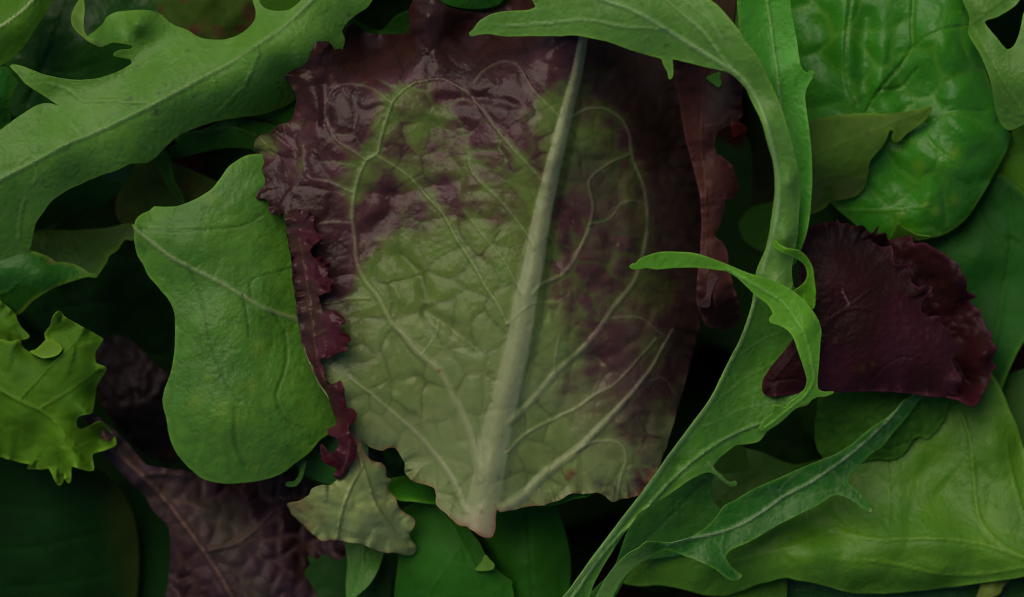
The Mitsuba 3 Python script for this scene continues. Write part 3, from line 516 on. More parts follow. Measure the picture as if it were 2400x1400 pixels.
# ------------------------------------------------------------------ frilly green lettuce, lower left
E1, E2, EE = C(60, 98, 18), C(40, 76, 10), C(82, 120, 42)
E = leaf('frisee_lettuce_leaf', 'bright yellow green frilly lettuce leaf with toothed curling edge at the left border')
sheet(E, 'blade', [(-70, 795), (0, 795), (25, 801), (47, 797), (52, 812), (65, 824), (85, 829), (106, 832), (126, 826), (138, 812), (126, 800), (108, 796), (104, 785), (110, 775), (120, 767), (132, 742), (146, 730), (150, 734), (151, 740), (160, 747), (187, 762), (225, 784), (242, 796), (235, 810), (226, 825), (224, 838), (226, 850), (250, 863), (237, 887), (225, 907), (220, 937), (217, 968), (200, 971), (184, 979), (179, 995), (185, 1006), (205, 1003), (222, 994), (236, 991), (250, 1010), (266, 1045), (240, 1056), (217, 1066), (219, 1085), (221, 1101), (214, 1102), (195, 1096), (175, 1092), (170, 1100), (165, 1130), (159, 1134), (152, 1127), (147, 1112), (143, 1132), (135, 1141), (128, 1132), (117, 1110), (110, 1100), (95, 1102), (80, 1102), (56, 1102), (65, 1092), (32, 1085), (0, 1077), (-70, 1065)],
      [(-60, 800, -4), (0, 930, -2), (100, 900, 1), (30, 830, 0), (75, 825, -2), (140, 840, 2.5), (130, 800, -2), (147, 735, 1), (200, 790, 2), (238, 797, -1), (200, 850, 2), (248, 863, -1), (180, 930, 2), (225, 930, -2), (185, 990, -1), (210, 975, 3), (262, 1045, -8), (230, 1010, -7), (150, 1030, 2.5), (218, 1100, -2), (180, 1080, 2), (140, 1080, -3), (138, 1138, -5), (160, 1130, -4), (80, 1050, -6), (60, 1098, -9), (0, 1070, -11), (-60, 1000, -9), (50, 980, 0), (110, 1020, -2), (90, 1095, -6), (225, 1040, -7)],
      E1, E2, 'mat_soft', [([(-60, 880), (30, 930), (110, 970), (180, 1040)], 6, 3, .8, 'midrib', .3), ([(50, 935), (120, 860), (180, 800)], 4, 3, .6, 'vein', .25), ([(90, 962), (160, 920), (235, 865)], 3, 2, .5, 'vein', .25)],
      step=4.6, vcol=C(88, 122, 52), vs=.5, edge_c=EE, edge_w=6, mott=.10, rough_h=1.6, rough_s=90, frill=3.2, frill_l=70, frill_w=26, cells=44, cell_h=.25, jag=.9)
sheet(E, 'curled_edge', [(66, 824), (80, 820), (94, 808), (104, 796), (120, 799), (136, 806), (146, 818), (140, 828), (122, 836), (104, 838), (84, 832)],
      [(70, 825, -1), (100, 800, -2), (125, 802, 1), (144, 818, 3.5), (120, 834, 4.5), (90, 832, 3), (105, 818, 3)], C(72, 104, 42), C(64, 96, 32), 'mat_soft', step=3.6, edge_c=EE, edge_w=4, mott=.06)
E2L = leaf('frisee_lettuce_leaf', "small frilly green lettuce tip just above the big frilly leaf")
sheet(E2L, 'blade', [(-60, 690), (0, 705), (12, 715), (35, 737), (42, 752), (52, 768), (70, 790), (60, 795), (45, 797), (25, 802), (0, 792), (-60, 790)], [(-60, 740, -8), (0, 710, -6), (30, 760, -4), (68, 790, -5), (10, 795, -7), (35, 737, -7)], E1, E2, 'mat_soft', step=4.6, edge_c=EE, edge_w=5, frill=1.0, frill_l=40, frill_w=20, jag=.6, mott=.08)

# ------------------------------------------------------------------ folded leaf at left
F = leaf('lettuce_leaf', "folded green leaf with bright front flap above the frilly leaves at left")
sheet(F, 'blade', [(20, 590), (40, 560), (75, 543), (175, 540), (250, 534), (310, 528), (315, 545), (310, 562), (292, 560), (282, 572), (275, 585), (255, 600), (252, 612), (245, 625), (228, 648), (205, 648), (150, 660), (60, 650)],
      [(30, 580, -14), (175, 545, -19), (310, 530, -17), (300, 560, -16), (250, 605, -13), (225, 645, -9.5), (120, 640, -10), (180, 590, -15)], C(30, 58, 10), C(24, 48, 8), 'mat_arugula', step=6, mott=.12, rough_h=.6, edge_c=C(50, 80, 18), edge_w=6)
sheet(F, 'front_flap', [(-60, 560), (0, 570), (50, 580), (80, 590), (100, 597), (118, 605), (126, 613), (150, 616), (170, 620), (190, 630), (207, 641), (226, 646), (224, 649), (205, 648), (175, 656), (125, 675), (87, 697), (70, 708), (37, 737), (0, 740), (-60, 740)],
      [(-60, 560, -5), (0, 571, -5), (120, 610, -6), (225, 647, -9), (100, 640, -3), (0, 640, -3), (150, 662, -7), (40, 735, -11), (-50, 735, -11), (60, 690, -7)], C(30, 80, 4), C(24, 68, 3), 'mat_arugula', [([(0, 690), (25, 680), (42, 664)], 4, 3, .5, None, .4)], step=5, mott=.12, rough_h=.8, rough_s=60, edge_c=C(78, 104, 40), edge_w=5,
      paint=lambda col, c: specks(col, c['pts'], [(122, 610, 8)], C(92, 62, 40)))

# ------------------------------------------------------------------ corner leaves, upper left
G = leaf('lettuce_leaf', 'green lettuce leaf with straight pale midrib in the top left corner')
sheet(G, 'blade', [(-70, -50), (150, -50), (122, 0), (113, 25), (100, 45), (87, 65), (57, 107), (30, 135), (0, 153), (-70, 190)], [(-60, 100, -1), (0, 70, 1), (90, 0, 1), (120, 0, -3), (60, 105, -3), (0, 150, -4), (0, 0, -5), (-60, -40, -8), (60, 50, 1)], C(52, 92, 20), C(46, 84, 18), 'mat_glossy',
      [([(-60, 112), (0, 69), (50, 33), (87, 0), (130, -45)], 3.5, 3.5, .8, 'midrib', .9)], step=6, vcol=C(128, 146, 100), vs=.85, mott=.08, rough_h=.5, edge_c=C(62, 104, 26), edge_w=6)
G2 = leaf('lettuce_leaf', 'narrow dark green leaf edge at the left border below the corner leaf')
sheet(G2, 'blade', [(-60, 140), (10, 155), (22, 165), (30, 180), (38, 192), (35, 202), (30, 212), (24, 230), (20, 252), (19, 287), (0, 300), (-60, 320)], [(-60, 200, -3), (10, 158, -5), (37, 192, -7), (18, 285, -8), (0, 230, -3), (-50, 310, -6)], C(24, 76, 8), C(20, 66, 8), 'mat_arugula', step=6, edge_c=C(50, 96, 24), edge_w=7, mott=.08)
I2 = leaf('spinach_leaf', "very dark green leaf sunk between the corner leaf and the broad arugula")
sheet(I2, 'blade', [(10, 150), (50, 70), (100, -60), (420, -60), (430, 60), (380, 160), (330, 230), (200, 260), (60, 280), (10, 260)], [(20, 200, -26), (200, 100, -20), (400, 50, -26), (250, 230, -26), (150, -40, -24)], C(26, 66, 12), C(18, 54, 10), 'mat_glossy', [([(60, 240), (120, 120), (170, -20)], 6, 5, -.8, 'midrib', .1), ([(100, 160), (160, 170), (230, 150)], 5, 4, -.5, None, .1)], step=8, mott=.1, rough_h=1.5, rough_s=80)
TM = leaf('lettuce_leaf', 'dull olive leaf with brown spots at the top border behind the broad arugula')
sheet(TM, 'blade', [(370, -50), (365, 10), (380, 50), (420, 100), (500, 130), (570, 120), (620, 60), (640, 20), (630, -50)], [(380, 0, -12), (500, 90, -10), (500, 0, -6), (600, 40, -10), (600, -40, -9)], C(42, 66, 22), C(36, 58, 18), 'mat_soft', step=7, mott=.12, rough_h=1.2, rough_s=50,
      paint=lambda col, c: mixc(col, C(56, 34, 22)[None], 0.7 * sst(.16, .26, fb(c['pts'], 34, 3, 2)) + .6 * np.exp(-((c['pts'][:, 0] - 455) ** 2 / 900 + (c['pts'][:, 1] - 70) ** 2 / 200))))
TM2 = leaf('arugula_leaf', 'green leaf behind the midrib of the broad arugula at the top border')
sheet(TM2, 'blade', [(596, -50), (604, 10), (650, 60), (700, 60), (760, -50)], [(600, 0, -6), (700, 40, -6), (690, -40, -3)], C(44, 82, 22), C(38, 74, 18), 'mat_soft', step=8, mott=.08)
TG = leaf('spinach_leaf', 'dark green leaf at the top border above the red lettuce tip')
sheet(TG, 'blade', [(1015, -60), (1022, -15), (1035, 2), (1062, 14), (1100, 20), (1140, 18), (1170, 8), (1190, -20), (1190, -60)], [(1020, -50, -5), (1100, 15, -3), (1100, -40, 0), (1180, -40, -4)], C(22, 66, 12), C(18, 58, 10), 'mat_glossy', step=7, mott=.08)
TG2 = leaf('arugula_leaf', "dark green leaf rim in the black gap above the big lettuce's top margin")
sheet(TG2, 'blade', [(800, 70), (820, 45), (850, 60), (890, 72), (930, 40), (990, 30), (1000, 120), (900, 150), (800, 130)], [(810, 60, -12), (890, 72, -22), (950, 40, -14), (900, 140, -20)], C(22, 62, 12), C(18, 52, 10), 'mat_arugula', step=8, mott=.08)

# ------------------------------------------------------------------ behind the broad arugula, left of the lettuce
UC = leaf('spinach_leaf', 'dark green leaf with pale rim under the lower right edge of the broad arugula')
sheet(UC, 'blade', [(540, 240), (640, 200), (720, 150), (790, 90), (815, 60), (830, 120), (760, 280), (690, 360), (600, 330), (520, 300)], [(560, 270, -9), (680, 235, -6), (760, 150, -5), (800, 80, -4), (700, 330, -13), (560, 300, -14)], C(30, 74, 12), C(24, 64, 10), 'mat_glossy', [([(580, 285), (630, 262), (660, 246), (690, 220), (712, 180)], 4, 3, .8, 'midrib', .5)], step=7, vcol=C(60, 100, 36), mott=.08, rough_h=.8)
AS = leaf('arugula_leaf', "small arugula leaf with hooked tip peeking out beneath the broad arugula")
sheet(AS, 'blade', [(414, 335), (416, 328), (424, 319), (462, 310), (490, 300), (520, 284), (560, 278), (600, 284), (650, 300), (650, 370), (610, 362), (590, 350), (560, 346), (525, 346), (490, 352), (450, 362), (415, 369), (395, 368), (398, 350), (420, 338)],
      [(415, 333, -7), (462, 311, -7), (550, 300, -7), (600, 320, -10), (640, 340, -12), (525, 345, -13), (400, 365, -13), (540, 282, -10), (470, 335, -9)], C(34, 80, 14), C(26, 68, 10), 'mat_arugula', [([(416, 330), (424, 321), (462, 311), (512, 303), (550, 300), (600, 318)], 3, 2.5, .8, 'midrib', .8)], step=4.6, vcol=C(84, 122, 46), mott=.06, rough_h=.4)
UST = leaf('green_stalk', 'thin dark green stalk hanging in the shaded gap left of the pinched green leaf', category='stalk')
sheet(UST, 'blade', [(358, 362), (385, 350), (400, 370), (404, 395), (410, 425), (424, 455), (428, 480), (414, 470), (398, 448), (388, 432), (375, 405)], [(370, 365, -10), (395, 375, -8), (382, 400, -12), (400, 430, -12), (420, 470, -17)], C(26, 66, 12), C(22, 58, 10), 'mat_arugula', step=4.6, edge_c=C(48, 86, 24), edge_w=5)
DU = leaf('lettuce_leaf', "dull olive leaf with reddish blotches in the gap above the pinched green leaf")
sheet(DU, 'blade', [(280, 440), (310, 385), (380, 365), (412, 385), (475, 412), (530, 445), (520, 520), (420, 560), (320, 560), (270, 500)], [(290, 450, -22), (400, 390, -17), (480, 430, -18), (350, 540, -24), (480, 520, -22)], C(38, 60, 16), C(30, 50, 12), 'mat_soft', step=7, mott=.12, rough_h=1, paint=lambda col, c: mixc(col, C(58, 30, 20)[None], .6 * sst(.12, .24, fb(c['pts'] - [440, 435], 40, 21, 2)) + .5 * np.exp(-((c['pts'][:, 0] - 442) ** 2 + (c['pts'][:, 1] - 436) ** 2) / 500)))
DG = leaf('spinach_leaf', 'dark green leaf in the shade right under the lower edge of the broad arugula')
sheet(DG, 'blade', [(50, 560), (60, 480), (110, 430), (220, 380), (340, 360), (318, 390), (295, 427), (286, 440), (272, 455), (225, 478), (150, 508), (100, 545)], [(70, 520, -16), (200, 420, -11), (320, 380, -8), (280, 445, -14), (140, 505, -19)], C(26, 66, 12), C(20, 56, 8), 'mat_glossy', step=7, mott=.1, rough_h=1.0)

# ------------------------------------------------------------------ lower left: sunk red lettuce, dark leaves
HL = leaf('red_lettuce_leaf', "sunken mauve lettuce leaf with tan midrib at the bottom border")
sheet(HL, 'blade', [(214, 970), (222, 967), (240, 975), (262, 995), (290, 1022), (320, 1062), (345, 1088), (390, 1098), (430, 1105), (500, 1120), (560, 1130), (640, 1120), (700, 1120), (750, 1160), (780, 1210), (820, 1250), (830, 1300), (800, 1360), (790, 1440), (380, 1440), (388, 1400), (396, 1330), (398, 1275), (392, 1232), (362, 1200), (335, 1157), (300, 1120), (270, 1082), (248, 1045), (232, 1010)],
      [(216, 970, -9), (270, 1035, -11), (340, 1120, -14), (430, 1220, -15), (520, 1350, -15), (560, 1430, -16), (400, 1280, -19), (395, 1400, -21), (340, 1160, -19), (450, 1140, -19), (560, 1140, -25), (600, 1220, -18), (700, 1180, -21), (680, 1300, -19), (720, 1260, -24), (800, 1260, -20), (780, 1400, -22), (300, 1050, -14)],
      C(60, 44, 46), C(46, 28, 32), 'mat_red',
      [([(216, 969), (240, 992), (265, 1032), (300, 1076), (337, 1112), (375, 1155), (425, 1215), (478, 1287), (520, 1350), (570, 1440)], 9, 7, 1.6, 'midrib', .9), ([(340, 1112), (390, 1108), (450, 1118)], 6, 4, .8, 'vein', .5), ([(390, 1175), (450, 1180), (500, 1200)], 5, 4, .8, 'vein', .4), ([(480, 1290), (560, 1270), (640, 1200)], 5, 4, 1.0, 'vein', .4)],
      step=6, vcol=C(80, 62, 50), vs=.6, cells=46, cell_h=1.0, cell_c=.2, mott=.14, rough_h=1.6, rough_s=60, frill=1.5, frill_l=70, frill_w=30, jag=1.5,
      paint=lambda col, c: redness([(260, 1030, .7), (420, 1300, .6), (450, 1180, .5), (560, 1230, .2), (600, 1300, .6), (640, 1180, 1.0), (720, 1280, 1.1), (520, 1130, .8), (400, 1120, .6), (700, 1380, .6), (780, 1250, 1.0), (520, 1400, .5)], C(42, 38, 28), C(43, 29, 33), C(17, 4, 7), C(36, 33, 25), sz=60)(col, c))
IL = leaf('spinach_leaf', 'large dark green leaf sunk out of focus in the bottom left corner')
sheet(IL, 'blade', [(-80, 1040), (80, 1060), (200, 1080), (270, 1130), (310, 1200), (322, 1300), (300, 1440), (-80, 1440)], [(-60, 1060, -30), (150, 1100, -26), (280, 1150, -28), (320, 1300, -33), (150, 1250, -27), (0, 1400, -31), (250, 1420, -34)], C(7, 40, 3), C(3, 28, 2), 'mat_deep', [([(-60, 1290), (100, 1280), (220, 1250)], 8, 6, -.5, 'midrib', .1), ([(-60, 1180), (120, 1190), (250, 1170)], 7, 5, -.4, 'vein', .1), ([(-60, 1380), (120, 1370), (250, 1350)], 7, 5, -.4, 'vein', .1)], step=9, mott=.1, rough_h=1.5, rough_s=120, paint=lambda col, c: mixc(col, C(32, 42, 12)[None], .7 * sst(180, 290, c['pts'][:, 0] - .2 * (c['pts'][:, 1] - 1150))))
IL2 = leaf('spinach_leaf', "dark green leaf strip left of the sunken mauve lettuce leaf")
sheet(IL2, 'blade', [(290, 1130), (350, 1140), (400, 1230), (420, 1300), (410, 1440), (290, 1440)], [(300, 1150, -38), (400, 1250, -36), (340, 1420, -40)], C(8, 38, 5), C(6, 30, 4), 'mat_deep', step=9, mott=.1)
OL = leaf('arugula_leaf', 'dark green leaf bit under the rounded end of the pinched green leaf')
sheet(OL, 'blade', [(690, 1060), (740, 1030), (800, 990), (850, 1010), (850, 1120), (800, 1140), (740, 1128), (700, 1100)], [(700, 1070, -9), (780, 1010, -10), (840, 1100, -8), (740, 1120, -13)], C(24, 68, 14), C(18, 56, 10), 'mat_arugula', [([(740, 1050), (770, 1080), (820, 1110)], 3, 3, .5, 'midrib', .2)], step=6, mott=.08, rough_h=.6)
OT = leaf('curling_tendril', 'thin green curling tendril beneath the rounded end of the pinched green leaf', category='stalk')
sheet(OT, 'blade', [(669, 1138), (672, 1132), (688, 1130), (699, 1118), (704, 1100), (708, 1080), (716, 1080), (713, 1102), (707, 1122), (694, 1138), (678, 1141)], [(670, 1136, -8), (698, 1125, -7), (712, 1082, -6)], C(34, 76, 18), C(30, 68, 14), 'mat_arugula', step=3.4)
LS = leaf('arugula_leaf', 'small pointed green leaf below the torn lettuce flap at the bottom border')
sheet(LS, 'blade', [(812, 1240), (860, 1240), (900, 1290), (894, 1310), (886, 1335), (866, 1368), (845, 1388), (828, 1402), (816, 1410), (812, 1390), (814, 1320)], [(815, 1260, -12), (890, 1300, -11), (830, 1395, -9), (815, 1330, -12), (860, 1340, -9)], C(42, 86, 18), C(36, 76, 14), 'mat_arugula', [([(858, 1250), (848, 1320), (826, 1396)], 3, 2, .5, 'midrib', .3)], step=5, mott=.08)
MS = leaf('arugula_leaf', 'dark serrated leaf bit below the torn lettuce flap beside the sunken red leaf')
sheet(MS, 'blade', [(715, 1345), (730, 1320), (724, 1305), (745, 1312), (760, 1300), (790, 1312), (830, 1300), (900, 1300), (900, 1440), (760, 1440), (735, 1380)], [(720, 1340, -17), (780, 1320, -16), (880, 1320, -18), (820, 1420, -18)], C(20, 52, 14), C(16, 44, 10), 'mat_soft', step=6, jag=2.5, mott=.12, rough_h=.8)

# ------------------------------------------------------------------ bottom middle
NG = leaf('spinach_leaf', "bright green leaf with light rolled edge just left of the lettuce stem")
sheet(NG, 'blade', [(908, 1128), (918, 1122), (955, 1115), (1000, 1100), (1060, 1120), (1060, 1185), (1022, 1179), (975, 1172), (929, 1166), (910, 1145)], [(912, 1130, -5), (960, 1120, -9), (1040, 1140, -11), (1000, 1175, -2.5), (930, 1164, -3)], C(32, 86, 12), C(26, 72, 8), 'mat_glossy', step=4.6, edge_c=C(76, 132, 50), edge_w=6, mott=.06)
NH = leaf('herb_sprig', 'dark green curled herb bit showing through the hole beside the torn lettuce flap')
sheet(NH, 'blade', [(850, 1030), (900, 1045), (940, 1040), (965, 1090), (960, 1125), (935, 1130), (915, 1110), (890, 1090), (856, 1062)], [(855, 1040, -14), (925, 1060, -9), (955, 1110, -11), (910, 1110, -15), (935, 1090, -7)], C(16, 46, 16), C(12, 38, 12), 'mat_glossy', step=4.6, mott=.2, rough_h=2.2, rough_s=22, jag=2)
JL = leaf('arugula_leaf', "mid green arugula leaf with small pale tooth below the lettuce stem")
sheet(JL, 'blade', [(940, 1200), (985, 1176), (1020, 1170), (1050, 1190), (1080, 1215), (1102, 1245), (1125, 1275), (1138, 1302), (1155, 1322), (1160, 1330), (1185, 1352), (1200, 1364), (1199, 1372), (1202, 1385), (1206, 1440), (930, 1440), (935, 1300)], [(950, 1210, -12), (1020, 1190, -10), (1090, 1240, -10), (1170, 1350, -9), (1200, 1430, -10), (960, 1420, -15), (1060, 1320, -8)], C(30, 80, 17), C(23, 68, 12), 'mat_soft', [([(1010, 1170), (1060, 1230), (1100, 1300), (1150, 1440)], 4, 3, .5, 'midrib', .35), ([(1085, 1270), (1050, 1320), (1000, 1400)], 3, 2, .4, 'vein', .2)], step=6, edge_c=C(40, 86, 26), mott=.08, rough_h=.8)
sheet(JL, 'tooth', [(1114, 1336), (1122, 1326), (1130, 1316), (1137, 1301), (1147, 1312), (1158, 1324), (1156, 1331), (1135, 1337)], [(1115, 1335, -7.5), (1137, 1303, -7), (1156, 1326, -5)], C(66, 106, 34), C(60, 100, 30), 'mat_arugula', step=3.6)
KL = leaf('spinach_leaf', 'rounded smooth dark green leaf right of the lettuce stem end at the bottom border')
sheet(KL, 'blade', [(1130, 1230), (1150, 1150), (1220, 1120), (1290, 1150), (1312, 1210), (1330, 1270), (1338, 1330), (1335, 1380), (1330, 1440), (1190, 1440), (1170, 1350), (1140, 1290)], [(1140, 1250, -15), (1230, 1180, -11), (1310, 1230, -14), (1335, 1350, -18), (1240, 1320, -9), (1260, 1430, -13), (1180, 1360, -14)], C(31, 82, 11), C(24, 68, 8), 'mat_soft', [([(1230, 1130), (1240, 1260), (1250, 1430)], 4, 4, -.5, 'midrib', .1)], step=6, mott=.1, rough_h=1, rough_s=60)
GL = leaf('arugula_leaf', 'narrow bright green leaf edge under the lower right rim of the big lettuce')
sheet(GL, 'blade', [(1270, 1160), (1400, 1130), (1390, 1156), (1340, 1170), (1300, 1182), (1270, 1182)], [(1270, 1178, 2), (1390, 1150, 1), (1330, 1140, 1)], C(40, 100, 16), C(34, 88, 12), 'mat_arugula', step=5)

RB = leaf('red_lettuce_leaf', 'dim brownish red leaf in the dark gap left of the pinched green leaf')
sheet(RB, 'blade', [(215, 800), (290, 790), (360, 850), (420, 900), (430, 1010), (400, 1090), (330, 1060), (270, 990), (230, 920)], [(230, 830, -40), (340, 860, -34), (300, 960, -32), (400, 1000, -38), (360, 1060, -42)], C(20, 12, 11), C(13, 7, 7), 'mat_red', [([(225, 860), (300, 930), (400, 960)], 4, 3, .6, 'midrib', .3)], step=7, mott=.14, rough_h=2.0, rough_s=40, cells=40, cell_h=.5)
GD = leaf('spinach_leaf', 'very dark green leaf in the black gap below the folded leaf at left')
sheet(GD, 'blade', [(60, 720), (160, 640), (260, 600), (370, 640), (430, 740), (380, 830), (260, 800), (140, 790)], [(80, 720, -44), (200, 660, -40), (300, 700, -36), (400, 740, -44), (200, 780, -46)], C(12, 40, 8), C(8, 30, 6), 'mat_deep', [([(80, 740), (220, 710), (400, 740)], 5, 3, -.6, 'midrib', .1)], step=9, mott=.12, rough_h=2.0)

# ------------------------------------------------------------------ dark red folded lettuce at right
PR, PD, PE = C(31, 9, 11), C(19, 4, 6), C(50, 22, 29)
P = leaf('red_lettuce_leaf', "small dark maroon lettuce leaf with frilled margin behind the looping arugula lobe")
PB = [(2030, 560), (2046, 545), (2056, 531), (2050, 552), (2075, 549), (2082, 562), (2100, 562), (2137, 556), (2140, 570), (2167, 572), (2178, 580), (2195, 590), (2215, 602), (2232, 615), (2246, 636), (2258, 656), (2262, 682), (2285, 697), (2272, 704), (2282, 717), (2297, 732), (2300, 745), (2307, 757), (2312, 772), (2322, 782), (2319, 797), (2332, 818), (2325, 835), (2325, 852), (2334, 859), (2320, 872), (2318, 888), (2312, 900), (2297, 922), (2275, 948), (2260, 946), (2240, 935), (2190, 920), (2150, 850), (2100, 720), (2050, 640)]
sheet(P, 'frilled_margin', PB, [(2040, 560, -8), (2060, 540, -5), (2130, 575, -8), (2200, 610, -5), (2180, 660, -9), (2230, 660, -3), (2270, 700, -5), (2240, 740, -9), (2300, 760, -6), (2270, 810, -8), (2300, 830, -2), (2325, 850, -5), (2280, 870, -6), (2310, 900, -5), (2270, 900, -9), (2265, 940, -1), (2150, 800, -8), (2100, 680, -9)],
      C(40, 12, 13), C(26, 6, 8), 'mat_red', step=4, frill=2.6, frill_l=150, frill_w=45, jag=1.6, edge_c=C(68, 32, 44), edge_w=5, mott=.14, rough_h=1.4, rough_s=45, cells=22, cell_h=.15)
PF = [(1786, 905), (1790, 890), (1800, 870), (1840, 820), (1862, 790), (1872, 740), (1872, 680), (1875, 620), (1880, 585), (1887, 560), (1897, 537), (1915, 530), (1940, 522), (1962, 522), (1966, 514), (1971, 523), (1987, 525), (2005, 531), (2022, 529), (2035, 540), (2042, 548), (2048, 568), (2062, 577), (2078, 580), (2091, 576), (2095, 588), (2093, 605), (2100, 621), (2117, 622), (2134, 620), (2133, 640), (2140, 667), (2157, 677), (2172, 672), (2186, 672), (2180, 690), (2164, 708), (2160, 722), (2164, 735), (2178, 744), (2192, 742), (2205, 744), (2207, 757), (2216, 765), (2226, 775), (2235, 790), (2252, 811), (2240, 828), (2235, 845), (2240, 860), (2250, 877), (2257, 895), (2247, 915), (2250, 930), (2262, 944), (2240, 936), (2190, 930), (2125, 922), (2050, 917), (1962, 920), (1920, 920), (1875, 922), (1840, 925), (1800, 926), (1789, 918)]
sheet(P, 'blade', PF, [(1788, 908, 5), (1810, 925, 4.6), (1850, 870, 5.2), (1880, 700, 4), (1890, 560, 0), (1960, 525, -1), (1950, 620, 3.6), (1960, 760, 5), (2000, 910, 2.5), (2040, 560, -1), (2090, 590, 1), (2050, 700, 4), (2120, 640, 1), (2180, 680, 1), (2120, 780, 3), (2165, 730, 1), (2230, 790, 1), (2180, 860, 1.5), (2130, 920, -1), (2240, 860, 0), (2250, 890, 1), (2250, 935, -1), (1880, 918, 2.5)],
      PR, PD, 'mat_wine', [([(1800, 905), (1845, 850), (1890, 800), (1960, 740), (2040, 680)], 4, 3, .3, 'midrib', .0), ([(2045, 890), (2060, 870), (2120, 836), (2160, 845)], 3, 2.5, -.35, 'vein', -.2), ([(1930, 755), (1975, 730), (2010, 722), (2060, 735)], 4, 3, .25, 'vein', .0), ([(1975, 665), (1974, 685), (1985, 705), (1990, 720)], 1.6, 1.6, .3, 'hair', .9), ([(1800, 895), (1860, 888), (1920, 900)], 3, 3, -.5, None, -.2)],
      step=4.4, vcol=C(96, 74, 78), vs=.8, frill=1.3, frill_l=70, frill_w=16, jag=1.4, edge_c=PE, edge_w=5, mott=.16, rough_h=1.3, rough_s=90, cells=26, cell_h=.10,
      paint=lambda col, c: specks(mixc(col, C(50, 24, 30)[None], .5 * sst(.0, .3, fb(c['pts'], 150, 5, 2) + (c['pts'][:, 0] + .6 * c['pts'][:, 1] - 2620) / 1500)), c['pts'], [(2020, 862, 8), (2045, 852, 6), (2000, 866, 5)], C(40, 30, 10)))

# ------------------------------------------------------------------ spinach at upper right and its neighbours
Q = leaf('spinach_leaf', 'big glossy bulging spinach leaf in the upper right corner area')


def qrelief(p, de):
    h = np.zeros(len(p))
    for pl, w, d in (([(1985, -20), (1978, 120), (1988, 230)], 26, 1.2), ([(2030, 40), (2020, 160), (2040, 250)], 22, -1.2), ([(2080, 0), (2070, 120), (2060, 200)], 26, 1.2), ([(2190, 30), (2200, 120), (2230, 220)], 40, 1.3), ([(1920, 60), (1930, 160)], 24, -1.0), ([(2100, 220), (2150, 290)], 28, -1.2),
                     ([(2150, 340), (2190, 380), (2240, 400)], 26, 1.3), ([(2230, 290), (2290, 330)], 26, .9), ([(2080, 400), (2130, 450)], 36, -1.0), ([(2170, 470), (2165, 490)], 12, .8), ([(2290, 150), (2310, 260)], 26, -.8)):
        h += 1.1 * d * np.exp(-(cKDTree(spline(pl, 4, False)).query(p)[0] / w) ** 2)
    return h


sheet(Q, 'blade', [(1845, -50), (2290, -50), (2286, 20), (2280, 50), (2283, 90), (2300, 130), (2320, 190), (2335, 240), (2350, 290), (2364, 305), (2371, 315), (2365, 345), (2340, 395), (2300, 465), (2270, 510), (2225, 545), (2175, 559), (2140, 563), (2085, 564), (2040, 552), (2000, 518), (1970, 494), (1950, 474), (1900, 430), (1870, 300), (1855, 100)],
      [(1860, 0, -14), (1880, 200, -13), (1900, 400, -13), (1960, 470, -11), (2000, 100, -8), (2000, 300, -8), (2100, 60, -8), (2140, 200, -8.5), (2250, 0, -7), (2200, 120, -5), (2300, 160, -8), (2340, 300, -9), (2370, 315, -11), (2250, 320, -4), (2200, 430, -5), (2100, 430, -9), (2300, 460, -11), (2230, 540, -12), (2140, 545, -9), (2050, 540, -12), (2060, 320, -8)],
      C(38, 96, 16), C(26, 82, 9), 'mat_glossy',
      [([(2143, -45), (2140, 0), (2136, 60), (2135, 115), (2105, 160), (2062, 210), (2035, 255), (2010, 320)], 5, 4, -.8, 'midrib', .35), ([(2140, 112), (2165, 92), (2200, 75), (2240, 66), (2282, 60)], 4, 3, -.6, 'vein', .3), ([(2000, -40), (1988, 40), (1981, 120), (1985, 190), (2008, 250)], 4, 3, -.8, 'vein', .3),
       ([(2165, 320), (2185, 345), (2205, 362), (2238, 382)], 4, 3, .6, 'vein', .4), ([(1965, 492), (2040, 494), (2110, 490), (2180, 482)], 4, 3, .5, 'vein', .3), ([(2062, 210), (2110, 205), (2150, 160)], 3.5, 3, -.6, 'vein', .15), ([(2170, 290), (2230, 262), (2310, 262)], 3.5, 3, -.5, 'vein', .15)],
      step=5.4, vcol=C(84, 122, 52), vs=.6, edge_c=C(70, 114, 30), edge_w=6, mott=.11, rough_h=1.2, rough_s=95, cells=105, cell_h=.75, cell_c=.22, relief=qrelief, edge_drop=1.0,
      paint=lambda col, c: spots_yellow(col, c, [(2195, 495, 12), (2170, 480, 10), (2230, 360, 14), (2150, 390, 16), (2240, 470, 14), (2110, 505, 12)]))
sheet(Q, 'curled_edge', [(2103, 526), (2112, 533), (2130, 543), (2150, 552), (2180, 557), (2165, 562), (2140, 564), (2085, 566), (2092, 550)], [(2105, 528, -5), (2150, 553, -7), (2140, 563, -10), (2090, 563, -10)], C(58, 98, 26), C(52, 92, 22), 'mat_glossy', step=4, edge_c=C(78, 120, 40), edge_w=3)
R = leaf('lettuce_leaf', "pale olive underside of a pointed leaf lying on the big spinach leaf")
